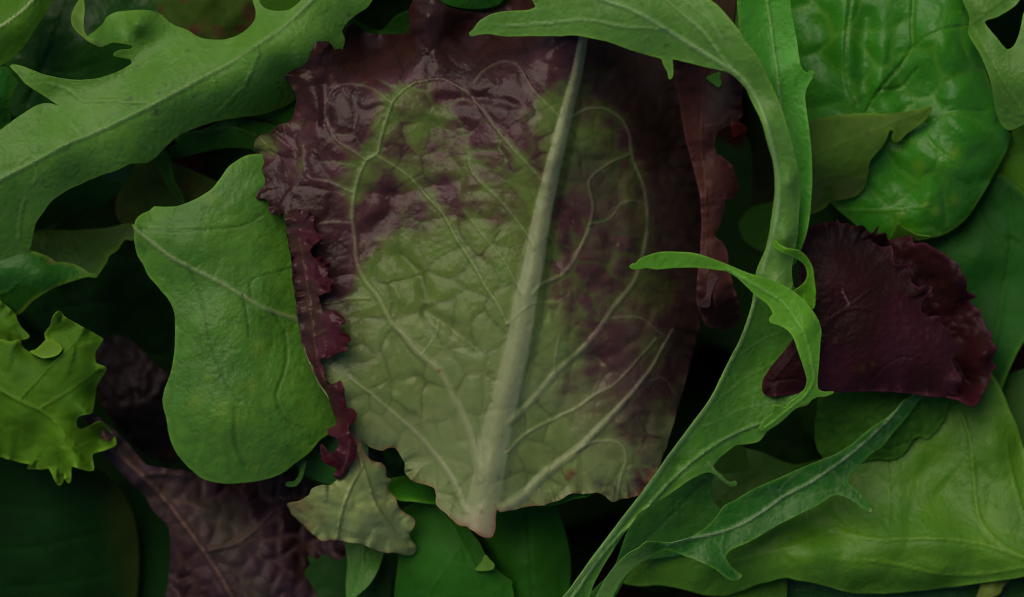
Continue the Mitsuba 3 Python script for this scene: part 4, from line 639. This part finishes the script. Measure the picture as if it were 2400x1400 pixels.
sheet(R, 'blade', [(1850, 300), (1891, 286), (1925, 277), (1962, 270), (2000, 266), (2075, 266), (2125, 262), (2162, 255), (2185, 251), (2182, 262), (2170, 280), (2150, 297), (2125, 315), (2108, 331), (2098, 333), (2093, 322), (2097, 307), (2087, 303), (2082, 317), (2073, 336), (2062, 352), (2042, 375), (2036, 407), (2030, 437), (2014, 456), (1980, 467), (1950, 473), (1940, 484), (1900, 503), (1850, 510)],
      [(1860, 300, 0), (1960, 272, -4), (2080, 268, -4), (2183, 253, -3), (2105, 328, -4), (2080, 310, -3), (1980, 370, 0), (1900, 400, 2), (2035, 400, -4), (1950, 470, -7), (1870, 495, -5)], C(52, 80, 26), C(46, 74, 24), 'mat_soft',
      [([(1870, 380), (1960, 340), (2060, 300), (2170, 258)], 3, 2, .25, 'midrib', .25), ([(1900, 430), (1960, 410), (2030, 420)], 3, 2, .2, None, .25)], step=5, vcol=C(86, 110, 56), mott=.09, rough_h=.7, rough_s=45, jag=1.2, edge_c=C(70, 104, 26), edge_w=5, cells=24, cell_h=.12,
      paint=lambda col, c: mixc(col, C(76, 84, 56)[None], .6 * sst(390, 470, c['pts'][:, 1]) * sst(.0, .2, fb(c['pts'], 50, 4, 2) + .1)))
SL = leaf('arugula_leaf', 'pale green arugula leaf with a rounded notch in the top right corner')
sheet(SL, 'blade', [(2240, -50), (2262, 5), (2276, 40), (2275, 75), (2285, 100), (2300, 130), (2325, 200), (2340, 260), (2355, 290), (2372, 303), (2400, 292), (2470, 270), (2470, -20), (2425, 0), (2402, 30), (2395, 60), (2386, 90), (2375, 110), (2362, 117), (2350, 108), (2335, 88), (2320, 70), (2309, 50), (2335, 40), (2362, 25), (2385, 8), (2410, -50)],
      [(2250, -40, -2), (2300, 20, 0), (2380, 0, -2), (2280, 80, -3), (2310, 100, 1), (2340, 180, 2), (2372, 300, -5), (2345, 260, -3), (2420, 200, 3), (2370, 115, 1), (2450, 60, 3)], C(58, 100, 40), C(52, 92, 34), 'mat_arugula',
      [([(2280, 60), (2310, 120), (2350, 190), (2400, 260), (2450, 330)], 3.5, 3, .5, 'midrib', .4), ([(2280, 55), (2310, 30), (2350, 0), (2390, -40)], 3, 2, .4, 'vein', .4)], step=5, vcol=C(90, 122, 56), mott=.07, rough_h=.6, edge_c=C(66, 112, 44), edge_w=5)
TL = leaf('lettuce_leaf', 'yellowish green leaf at the right border below the notched arugula')
sheet(TL, 'blade', [(2310, 470), (2330, 420), (2350, 360), (2380, 300), (2470, 290), (2470, 540), (2400, 470), (2360, 440)], [(2320, 460, -20), (2380, 320, -14), (2460, 300, -13), (2460, 520, -18), (2380, 430, -16)], C(48, 90, 18), C(42, 80, 14), 'mat_soft', step=8, mott=.1, rough_h=1)
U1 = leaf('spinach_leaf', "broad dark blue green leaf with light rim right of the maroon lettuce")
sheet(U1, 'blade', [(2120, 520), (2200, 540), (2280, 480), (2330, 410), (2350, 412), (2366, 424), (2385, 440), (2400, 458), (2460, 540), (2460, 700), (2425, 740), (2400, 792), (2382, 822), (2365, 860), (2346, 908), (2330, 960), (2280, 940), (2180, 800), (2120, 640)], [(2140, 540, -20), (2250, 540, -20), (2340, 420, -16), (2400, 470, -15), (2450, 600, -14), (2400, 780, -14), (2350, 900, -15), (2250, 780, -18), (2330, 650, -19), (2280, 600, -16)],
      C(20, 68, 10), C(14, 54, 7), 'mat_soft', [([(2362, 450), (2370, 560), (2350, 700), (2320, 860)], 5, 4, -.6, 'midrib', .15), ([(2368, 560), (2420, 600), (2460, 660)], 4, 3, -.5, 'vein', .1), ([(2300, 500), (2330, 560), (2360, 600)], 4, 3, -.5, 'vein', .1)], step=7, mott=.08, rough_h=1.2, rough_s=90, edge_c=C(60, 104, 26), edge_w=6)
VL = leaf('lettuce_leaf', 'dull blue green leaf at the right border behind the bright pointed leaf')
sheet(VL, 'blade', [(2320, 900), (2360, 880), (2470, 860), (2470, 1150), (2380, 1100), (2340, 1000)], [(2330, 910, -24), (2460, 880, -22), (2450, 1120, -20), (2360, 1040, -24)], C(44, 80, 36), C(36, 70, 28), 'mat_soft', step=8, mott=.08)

# ------------------------------------------------------------------ lower right
X = leaf('arugula_leaf', 'narrow green arugula leaf with two hooked teeth lying diagonally at lower right')
sheet(X, 'blade', [(2170, 905), (2145, 928), (2125, 941), (2087, 977), (2037, 1012), (2000, 1042), (1962, 1065), (1925, 1080), (1887, 1095), (1825, 1122), (1787, 1138), (1762, 1150), (1725, 1172), (1696, 1188), (1682, 1210), (1650, 1240), (1600, 1264), (1562, 1270), (1525, 1266), (1512, 1267), (1498, 1279), (1470, 1296), (1440, 1325), (1410, 1370), (1385, 1440), (1415, 1440), (1440, 1385), (1470, 1342), (1500, 1318), (1530, 1300), (1557, 1287), (1600, 1300), (1650, 1319), (1675, 1332), (1700, 1352), (1717, 1360), (1733, 1356), (1738, 1349), (1726, 1340), (1709, 1322), (1700, 1302), (1707, 1292), (1750, 1272), (1800, 1245), (1825, 1230), (1875, 1205), (1925, 1180), (1950, 1165), (1967, 1161), (1982, 1165), (2005, 1177), (2034, 1200), (2043, 1202), (2047, 1196), (2032, 1177), (2015, 1157), (1994, 1138), (1987, 1130), (1991, 1121), (2012, 1097), (2045, 1065), (2070, 1050), (2100, 1015), (2137, 972), (2160, 943), (2185, 915)],
      [(2170, 910, -9), (2090, 980, -5), (2080, 1040, -7), (2040, 1015, -4), (1960, 1068, -1), (1940, 1105, -2.5), (1975, 1120, -3), (2042, 1200, -3), (1830, 1125, 0), (1840, 1165, -2), (1870, 1203, -1), (1700, 1190, 0), (1720, 1235, -1), (1750, 1268, 0), (1600, 1266, 3), (1620, 1275, 1.5), (1650, 1315, 3), (1735, 1352, 0), (1520, 1268, 7), (1530, 1295, 3), (1440, 1330, 5), (1410, 1430, 4)],
      C(28, 80, 9), C(20, 66, 6), 'mat_arugula',
      [([(2150, 912), (2132, 932), (2087, 985), (2025, 1042), (1960, 1092), (1900, 1132), (1835, 1167), (1800, 1192), (1725, 1235), (1675, 1250), (1612, 1262), (1562, 1274)], 3, 4, .7, 'midrib', .9), ([(1833, 1168), (1830, 1150), (1850, 1125), (1880, 1105)], 2.5, 2, .35, 'vein', .3), ([(1990, 1072), (1985, 1100), (1980, 1130), (2010, 1170)], 2.5, 2, .3, None, .2), ([(1700, 1245), (1690, 1285), (1710, 1335)], 2.5, 2, .3, None, .2)],
      step=4.6, vcol=C(108, 128, 100), vs=.7, mott=.11, cells=46, cell_h=.08, cell_c=.14, rough_h=.6, rough_s=60, edge_c=C(62, 112, 36), edge_w=4, jag=.5,
      paint=lambda col, c: specks(mixc(col, C(70, 108, 54)[None], .8 * sst(1540, 1490, c['pts'][:, 0])), c['pts'], [(1737, 1351, 5), (2043, 1199, 4)], C(120, 122, 76)))
W = leaf('lettuce_leaf', 'large bright yellow green pointed leaf filling the bottom right corner')


def wrelief(p, de):
    h = np.zeros(len(p))
    for pl, w, d in (([(1900, 1290), (2050, 1250), (2250, 1265), (2380, 1310)], 40, 1.6), ([(1800, 1190), (1950, 1250), (2120, 1240)], 36, -1.6), ([(2000, 1340), (2200, 1350)], 30, .9), ([(2200, 1100), (2250, 1200)], 40, -1.2), ([(2330, 1000), (2360, 1150)], 34, 1.0), ([(1740, 1240), (1850, 1220)], 24, 1.5)):
        h += d * np.exp(-(cKDTree(spline(pl, 5, False)).query(p)[0] / w) ** 2)
    return h


sheet(W, 'blade', [(2190, 880), (2320, 868), (2331, 884), (2350, 917), (2371, 967), (2390, 1010), (2402, 1050), (2440, 1150), (2470, 1300), (2420, 1338), (2400, 1346), (2300, 1365), (2225, 1377), (2150, 1386), (2075, 1392), (2000, 1391), (1965, 1382), (1925, 1370), (1890, 1362), (1860, 1357), (1845, 1353), (1830, 1354), (1808, 1361), (1780, 1368), (1735, 1387), (1700, 1398), (1650, 1396), (1615, 1386), (1590, 1380), (1540, 1372), (1500, 1375), (1462, 1366), (1460, 1340), (1520, 1310), (1600, 1250), (1720, 1200), (1850, 1140), (1960, 1090), (2080, 1010), (2140, 930)],
      [(2250, 900, -16), (2325, 875, -15), (2400, 1050, -15), (2340, 1050, -13), (2200, 1000, -15), (2100, 1080, -15), (2240, 1150, -13), (2420, 1320, -7), (2300, 1260, -9), (2150, 1200, -12), (2000, 1180, -14), (2050, 1280, -7), (2200, 1330, -8), (2200, 1375, -13), (2000, 1388, -14), (1850, 1300, -7), (1832, 1352, -10), (1720, 1260, -11), (1680, 1330, -10), (1690, 1395, -15), (1560, 1330, -12), (1480, 1365, -15), (1900, 1230, -11), (1950, 1345, -9)],
      C(62, 103, 19), C(44, 86, 12), 'mat_arugula',
      [([(2450, 1335), (2400, 1305), (2340, 1272), (2296, 1218), (2284, 1125), (2274, 1025), (2250, 950)], 5, 4, .7, 'midrib', .4), ([(2400, 1310), (2340, 1285), (2280, 1268), (2150, 1258), (2050, 1262), (1950, 1240)], 5, 3, .6, 'vein', .35), ([(2400, 1325), (2300, 1345), (2200, 1345), (2100, 1322), (2025, 1312), (1950, 1310)], 4, 3, .5, 'vein', .35), ([(2420, 1300), (2395, 1200), (2375, 1120), (2360, 1040)], 4, 3, .5, 'vein', .25), ([(2080, 1230), (2085, 1160), (2080, 1080)], 4, 3, .4, 'vein', .15), ([(1960, 1235), (1880, 1270), (1780, 1300), (1650, 1340)], 4, 3, .4, 'vein', .15)],
      step=5.6, vcol=C(94, 126, 48), vs=.55, edge_c=C(78, 120, 42), edge_w=5, mott=.08, rough_h=.9, rough_s=80, relief=wrelief, jag=.6, cells=110, cell_h=.5, cell_c=.14)
Y = leaf('lettuce_leaf', 'dim green crinkled leaf with scalloped edge under the maroon lettuce at right')
sheet(Y, 'blade', [(1930, 900), (2060, 880), (2222, 900), (2224, 937), (2220, 952), (2212, 982), (2205, 995), (2190, 1012), (2172, 1028), (2157, 1022), (2143, 1028), (2130, 1048), (2110, 1070), (2085, 1079), (2060, 1077), (2000, 1092), (1950, 1092), (1924, 1060), (1914, 1020), (1918, 960)], [(1940, 910, -14), (2060, 900, -11), (2210, 920, -12), (2200, 1000, -13), (2090, 1070, -14), (1980, 1080, -17), (1920, 1020, -18), (2060, 990, -10)], C(42, 82, 22), C(34, 72, 18), 'mat_soft', [([(1935, 1060), (2000, 1000), (2080, 930)], 4, 3, .5, 'midrib', .1)], step=5.4, mott=.12, rough_h=1.2, rough_s=40, cells=26, cell_h=.4, jag=1.6, edge_c=C(56, 96, 32), edge_w=5)
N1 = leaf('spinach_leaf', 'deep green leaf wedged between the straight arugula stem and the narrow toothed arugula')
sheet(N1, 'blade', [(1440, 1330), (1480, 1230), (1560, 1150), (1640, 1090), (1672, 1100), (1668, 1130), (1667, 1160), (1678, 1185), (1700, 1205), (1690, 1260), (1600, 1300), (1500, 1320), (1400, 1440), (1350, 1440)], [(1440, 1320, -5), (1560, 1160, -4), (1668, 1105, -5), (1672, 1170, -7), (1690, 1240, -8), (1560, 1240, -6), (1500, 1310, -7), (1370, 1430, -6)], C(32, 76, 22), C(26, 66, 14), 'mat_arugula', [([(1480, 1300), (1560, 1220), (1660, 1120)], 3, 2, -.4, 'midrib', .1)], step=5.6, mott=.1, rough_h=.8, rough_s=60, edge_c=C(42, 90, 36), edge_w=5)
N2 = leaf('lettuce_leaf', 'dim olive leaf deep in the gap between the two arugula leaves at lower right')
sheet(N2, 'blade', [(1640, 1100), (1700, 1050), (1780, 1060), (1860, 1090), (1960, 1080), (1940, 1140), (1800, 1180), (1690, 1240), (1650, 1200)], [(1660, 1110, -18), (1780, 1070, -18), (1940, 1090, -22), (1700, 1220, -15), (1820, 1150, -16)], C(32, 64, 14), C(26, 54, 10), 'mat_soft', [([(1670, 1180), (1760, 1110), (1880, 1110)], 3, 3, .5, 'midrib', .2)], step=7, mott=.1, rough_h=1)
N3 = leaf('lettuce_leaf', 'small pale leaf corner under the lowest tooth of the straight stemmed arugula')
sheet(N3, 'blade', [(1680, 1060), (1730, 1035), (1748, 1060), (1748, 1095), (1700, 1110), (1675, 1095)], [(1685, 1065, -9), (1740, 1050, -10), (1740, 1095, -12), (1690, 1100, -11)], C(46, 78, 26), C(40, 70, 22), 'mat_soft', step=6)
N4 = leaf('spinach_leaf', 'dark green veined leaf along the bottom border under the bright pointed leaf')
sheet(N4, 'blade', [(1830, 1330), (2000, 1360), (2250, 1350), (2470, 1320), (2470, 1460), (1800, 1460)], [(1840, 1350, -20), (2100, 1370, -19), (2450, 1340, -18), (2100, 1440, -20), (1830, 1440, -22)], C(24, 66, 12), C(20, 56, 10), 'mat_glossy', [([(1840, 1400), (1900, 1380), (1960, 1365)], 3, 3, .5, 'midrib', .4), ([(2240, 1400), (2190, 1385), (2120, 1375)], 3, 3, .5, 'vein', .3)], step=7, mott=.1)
N5 = leaf('lettuce_leaf', "narrow yellow green leaf tip under the wavy edge of the bright pointed leaf")
sheet(N5, 'blade', [(1740, 1370), (1835, 1340), (1842, 1360), (1828, 1440), (1640, 1440), (1690, 1400)], [(1750, 1380, -17), (1835, 1350, -16), (1780, 1430, -17)], C(46, 84, 16), C(40, 74, 12), 'mat_soft', step=6)
N6 = leaf('cut_stalk', 'pale cut stalk at the bottom border near the right corner', category='stalk')
sheet(N6, 'blade', [(2288, 1440), (2294, 1390), (2304, 1360), (2330, 1350), (2366, 1348), (2364, 1364), (2350, 1376), (2340, 1392), (2326, 1400), (2320, 1440)], [(2300, 1370, -14), (2355, 1360, -14), (2320, 1375, -12.5), (2305, 1430, -15)], C(84, 100, 50), C(70, 90, 36), 'mat_soft', step=4, mott=.14, rough_h=.8, rough_s=20, jag=1.5)

# ------------------------------------------------------------------ brown red withered strip and its gap
Z = leaf('red_lettuce_leaf', "withered brown red lettuce strip with ragged edge right of the big lettuce")
sheet(Z, 'blade', [(1578, 100), (1582, 160), (1592, 230), (1602, 290), (1612, 340), (1622, 375), (1632, 420), (1640, 455), (1645, 500), (1645, 540), (1642, 595), (1636, 645), (1634, 690), (1638, 722), (1648, 742), (1657, 761), (1675, 768), (1700, 773), (1720, 768), (1737, 750), (1734, 715), (1722, 680), (1714, 650), (1708, 618), (1705, 592), (1695, 570), (1676, 553), (1682, 537), (1689, 525), (1694, 503), (1700, 480), (1697, 467), (1710, 467), (1722, 464), (1731, 452), (1733, 436), (1728, 418), (1722, 402), (1717, 388), (1708, 378), (1695, 370), (1683, 362), (1677, 350), (1675, 334), (1678, 320), (1686, 308), (1705, 295), (1728, 290), (1733, 278), (1741, 270), (1740, 255), (1738, 240), (1741, 222), (1740, 205), (1732, 186), (1715, 150), (1680, 100)],
      [(1590, 120, -3), (1592, 250, -9), (1650, 200, -3), (1690, 220, -2), (1740, 220, -8), (1625, 400, -9), (1650, 330, -5), (1675, 340, -7), (1665, 430, -4), (1730, 440, -9), (1645, 560, -8), (1670, 550, -7), (1660, 620, -5), (1700, 600, -9), (1640, 720, -9), (1680, 700, -5), (1730, 740, -12), (1690, 765, -13)],
      C(52, 30, 24), C(46, 24, 20), 'mat_red', [([(1655, 110), (1650, 175), (1643, 275), (1643, 340), (1650, 400), (1654, 480), (1655, 560), (1658, 640), (1680, 720)], 3.5, 3, .6, 'midrib', .6), ([(1645, 300), (1690, 290), (1725, 260)], 2.5, 2, .3, None, .3)],
      step=4.2, vcol=C(74, 52, 28), vs=.6, mott=.16, rough_h=1.0, rough_s=40, jag=1.2, edge_c=C(74, 46, 44), edge_w=4, frill=.8, frill_l=40, frill_w=12, cells=24, cell_h=.15,
      paint=lambda col, c: mixc(mixc(col, C(62, 53, 42)[None], .85 * np.exp(-(((c['pts'][:, 0] - 1690) / 40) ** 2 + ((c['pts'][:, 1] - 225) / 70) ** 2))), C(28, 14, 10)[None], .85 * sst(660, 730, c['pts'][:, 1] + .4 * (c['pts'][:, 0] - 1680))))
sheet(Z, 'torn_flake', [(1652, 700), (1660, 660), (1668, 640), (1682, 650), (1676, 665), (1666, 690), (1662, 720), (1642, 718), (1646, 705)], [(1660, 650, -3), (1680, 652, -4), (1650, 715, -6), (1664, 700, -4)], C(66, 48, 44), C(60, 42, 38), 'mat_red', step=3.6, mott=.1)
sheet(Z, 'red_curl', [(1715, 297), (1726, 290), (1740, 292), (1750, 300), (1750, 308), (1736, 312), (1728, 318), (1721, 322), (1718, 310)], [(1716, 298, -4), (1749, 303, -7), (1722, 320, -6)], C(74, 26, 14), C(66, 22, 12), 'mat_red', step=3.4)
ZS = leaf('leaf_scrap', 'tiny bright green leaf scrap lying on the withered brown strip below the arugula')
sheet(ZS, 'blade', [(1657, 182), (1668, 178), (1678, 174), (1681, 178), (1683, 171), (1687, 173), (1685, 182), (1689, 195), (1685, 203), (1672, 195), (1664, 190)], [(1658, 182, -1.0), (1685, 175, -.6), (1685, 200, -.6)], C(52, 112, 32), C(48, 104, 28), 'mat_arugula', step=3.2, rim=.5)
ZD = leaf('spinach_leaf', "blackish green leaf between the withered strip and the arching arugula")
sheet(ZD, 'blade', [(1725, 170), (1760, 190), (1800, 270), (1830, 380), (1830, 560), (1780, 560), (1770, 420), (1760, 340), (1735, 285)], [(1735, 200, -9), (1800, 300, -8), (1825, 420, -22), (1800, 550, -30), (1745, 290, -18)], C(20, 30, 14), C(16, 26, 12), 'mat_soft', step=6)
ZG = leaf('arugula_leaf', 'faint green leaf deep in the dark gap left of the arching arugula stem')
sheet(ZG, 'blade', [(1735, 520), (1760, 490), (1830, 480), (1850, 560), (1800, 590), (1745, 560)], [(1740, 530, -30), (1830, 500, -26), (1800, 580, -30)], C(30, 66, 16), C(24, 56, 12), 'mat_soft', step=7)
TB = leaf('red_lettuce_leaf', 'brown leaf sliver at the top border between the two arugula leaves')
sheet(TB, 'blade', [(1640, -50), (1722, -50), (1724, 10), (1718, 60), (1725, 110), (1690, 90), (1660, 30)], [(1650, -40, 6), (1720, -30, 4), (1715, 90, 5)], C(44, 34, 18), C(38, 28, 14), 'mat_red', step=6)
TS = leaf('arugula_leaf', 'narrow dull green leaf sliver at the top border beside the brown sliver')
sheet(TS, 'blade', [(1700, -50), (1750, -50), (1755, 60), (1750, 110), (1722, 70), (1712, 20)], [(1705, -40, 2), (1750, -30, 4), (1740, 100, 4)], C(44, 80, 30), C(38, 72, 24), 'mat_arugula', step=6)

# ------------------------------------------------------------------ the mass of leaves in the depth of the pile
labels['deep_leaves'] = {'label': 'mixed salad leaves deep in the pile, their colour darkened to stand for shade', 'category': 'leaves', 'kind': 'stuff'}
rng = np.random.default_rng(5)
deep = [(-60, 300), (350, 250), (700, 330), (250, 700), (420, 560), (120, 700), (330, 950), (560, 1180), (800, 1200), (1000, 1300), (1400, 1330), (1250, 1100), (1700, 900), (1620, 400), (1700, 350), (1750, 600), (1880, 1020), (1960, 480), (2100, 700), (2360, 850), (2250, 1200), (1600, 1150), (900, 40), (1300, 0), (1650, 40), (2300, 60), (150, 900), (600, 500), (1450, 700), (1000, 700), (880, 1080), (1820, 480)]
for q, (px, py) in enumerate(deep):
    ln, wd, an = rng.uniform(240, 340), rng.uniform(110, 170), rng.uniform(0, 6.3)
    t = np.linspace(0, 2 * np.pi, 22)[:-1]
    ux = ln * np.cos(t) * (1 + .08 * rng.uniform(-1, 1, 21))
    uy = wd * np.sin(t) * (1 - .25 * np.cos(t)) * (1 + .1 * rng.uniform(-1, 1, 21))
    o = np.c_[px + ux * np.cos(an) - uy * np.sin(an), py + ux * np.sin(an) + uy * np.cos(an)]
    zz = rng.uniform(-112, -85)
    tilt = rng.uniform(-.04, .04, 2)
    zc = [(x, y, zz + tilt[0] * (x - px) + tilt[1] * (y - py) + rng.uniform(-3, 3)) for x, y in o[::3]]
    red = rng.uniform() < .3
    c1, c2 = (C(34, 14, 12), C(26, 10, 10)) if red else (C(18, 42, 9), C(14, 34, 7))  # base colours darkened so that the gaps between the upper leaves look shaded
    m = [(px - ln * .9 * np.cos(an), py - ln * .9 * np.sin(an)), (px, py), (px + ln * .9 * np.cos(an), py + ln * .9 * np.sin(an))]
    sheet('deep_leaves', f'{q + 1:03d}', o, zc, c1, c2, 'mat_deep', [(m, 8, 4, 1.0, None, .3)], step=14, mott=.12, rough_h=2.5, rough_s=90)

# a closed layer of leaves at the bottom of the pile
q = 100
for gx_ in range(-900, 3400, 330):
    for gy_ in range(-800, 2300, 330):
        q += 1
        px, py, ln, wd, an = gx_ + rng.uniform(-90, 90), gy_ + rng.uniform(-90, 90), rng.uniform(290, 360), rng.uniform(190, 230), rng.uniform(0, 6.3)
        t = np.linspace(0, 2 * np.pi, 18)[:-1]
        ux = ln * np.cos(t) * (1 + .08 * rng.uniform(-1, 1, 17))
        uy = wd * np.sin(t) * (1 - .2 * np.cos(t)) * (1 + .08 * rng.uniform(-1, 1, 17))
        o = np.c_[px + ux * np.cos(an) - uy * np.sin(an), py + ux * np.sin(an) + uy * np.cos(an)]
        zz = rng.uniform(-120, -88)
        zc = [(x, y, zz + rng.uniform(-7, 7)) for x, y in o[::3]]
        c1, c2 = (C(34, 14, 12), C(26, 10, 10)) if rng.uniform() < .25 else (C(18, 42, 9), C(14, 34, 7))  # same darkened colours: the shade of the depth is put into the base colour
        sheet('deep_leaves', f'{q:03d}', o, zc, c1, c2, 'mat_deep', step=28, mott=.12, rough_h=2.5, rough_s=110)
# the pile goes on beyond the frame
labels['surrounding_leaves'] = {'label': 'salad leaves of the pile continuing outside the picture on all sides', 'category': 'leaves', 'kind': 'stuff'}
q = 0
for ring, (mx, my, n, zlo, zhi) in enumerate([(330, 330, 26, -22, -6), (330, 330, 26, -60, -30), (700, 680, 34, -30, 4), (1050, 1000, 36, -40, 0)]):
    per = 2 * (2400 + 2 * mx) + 2 * (1400 + 2 * my)
    for i in range(n):
        u = (i + rng.uniform(0, .6)) / n * per
        w_, h_ = 2400 + 2 * mx, 1400 + 2 * my
        if u < w_: px, py = -mx + u, -my
        elif u < w_ + h_: px, py = 2400 + mx, -my + u - w_
        elif u < 2 * w_ + h_: px, py = 2400 + mx - (u - w_ - h_), 1400 + my
        else: px, py = -mx, 1400 + my - (u - 2 * w_ - h_)
        ln, wd, an = rng.uniform(300, 380), rng.uniform(170, 210), rng.uniform(0, 6.3)
        if ring < 2:
            ln, wd, an = rng.uniform(280, 320), rng.uniform(190, 215), (0 if py < 0 or py > 1400 else np.pi / 2)
        t = np.linspace(0, 2 * np.pi, 20)[:-1]
        ux = ln * np.cos(t) * (1 + .08 * rng.uniform(-1, 1, 19))
        uy = wd * np.sin(t) * (1 - .2 * np.cos(t)) * (1 + .08 * rng.uniform(-1, 1, 19))
        o = np.c_[px + ux * np.cos(an) - uy * np.sin(an), py + ux * np.sin(an) + uy * np.cos(an)]
        zz = rng.uniform(zlo, zhi)
        zc = [(x, y, zz + rng.uniform(-5, 5)) for x, y in o[::3]]
        red = rng.uniform() < .25
        c1, c2 = (C(52, 24, 26), C(38, 16, 18)) if red else (C(44, 88, 22), C(34, 74, 16))
        q += 1
        m = [(px - ln * .9 * np.cos(an), py - ln * .9 * np.sin(an)), (px, py), (px + ln * .9 * np.cos(an), py + ln * .9 * np.sin(an))]
        sheet('surrounding_leaves', f'{q:03d}', o, zc, c1, c2, 'mat_glossy', [(m, 9, 4, 1.0, None, .4)], step=20, mott=.12, rough_h=2.5, rough_s=110)
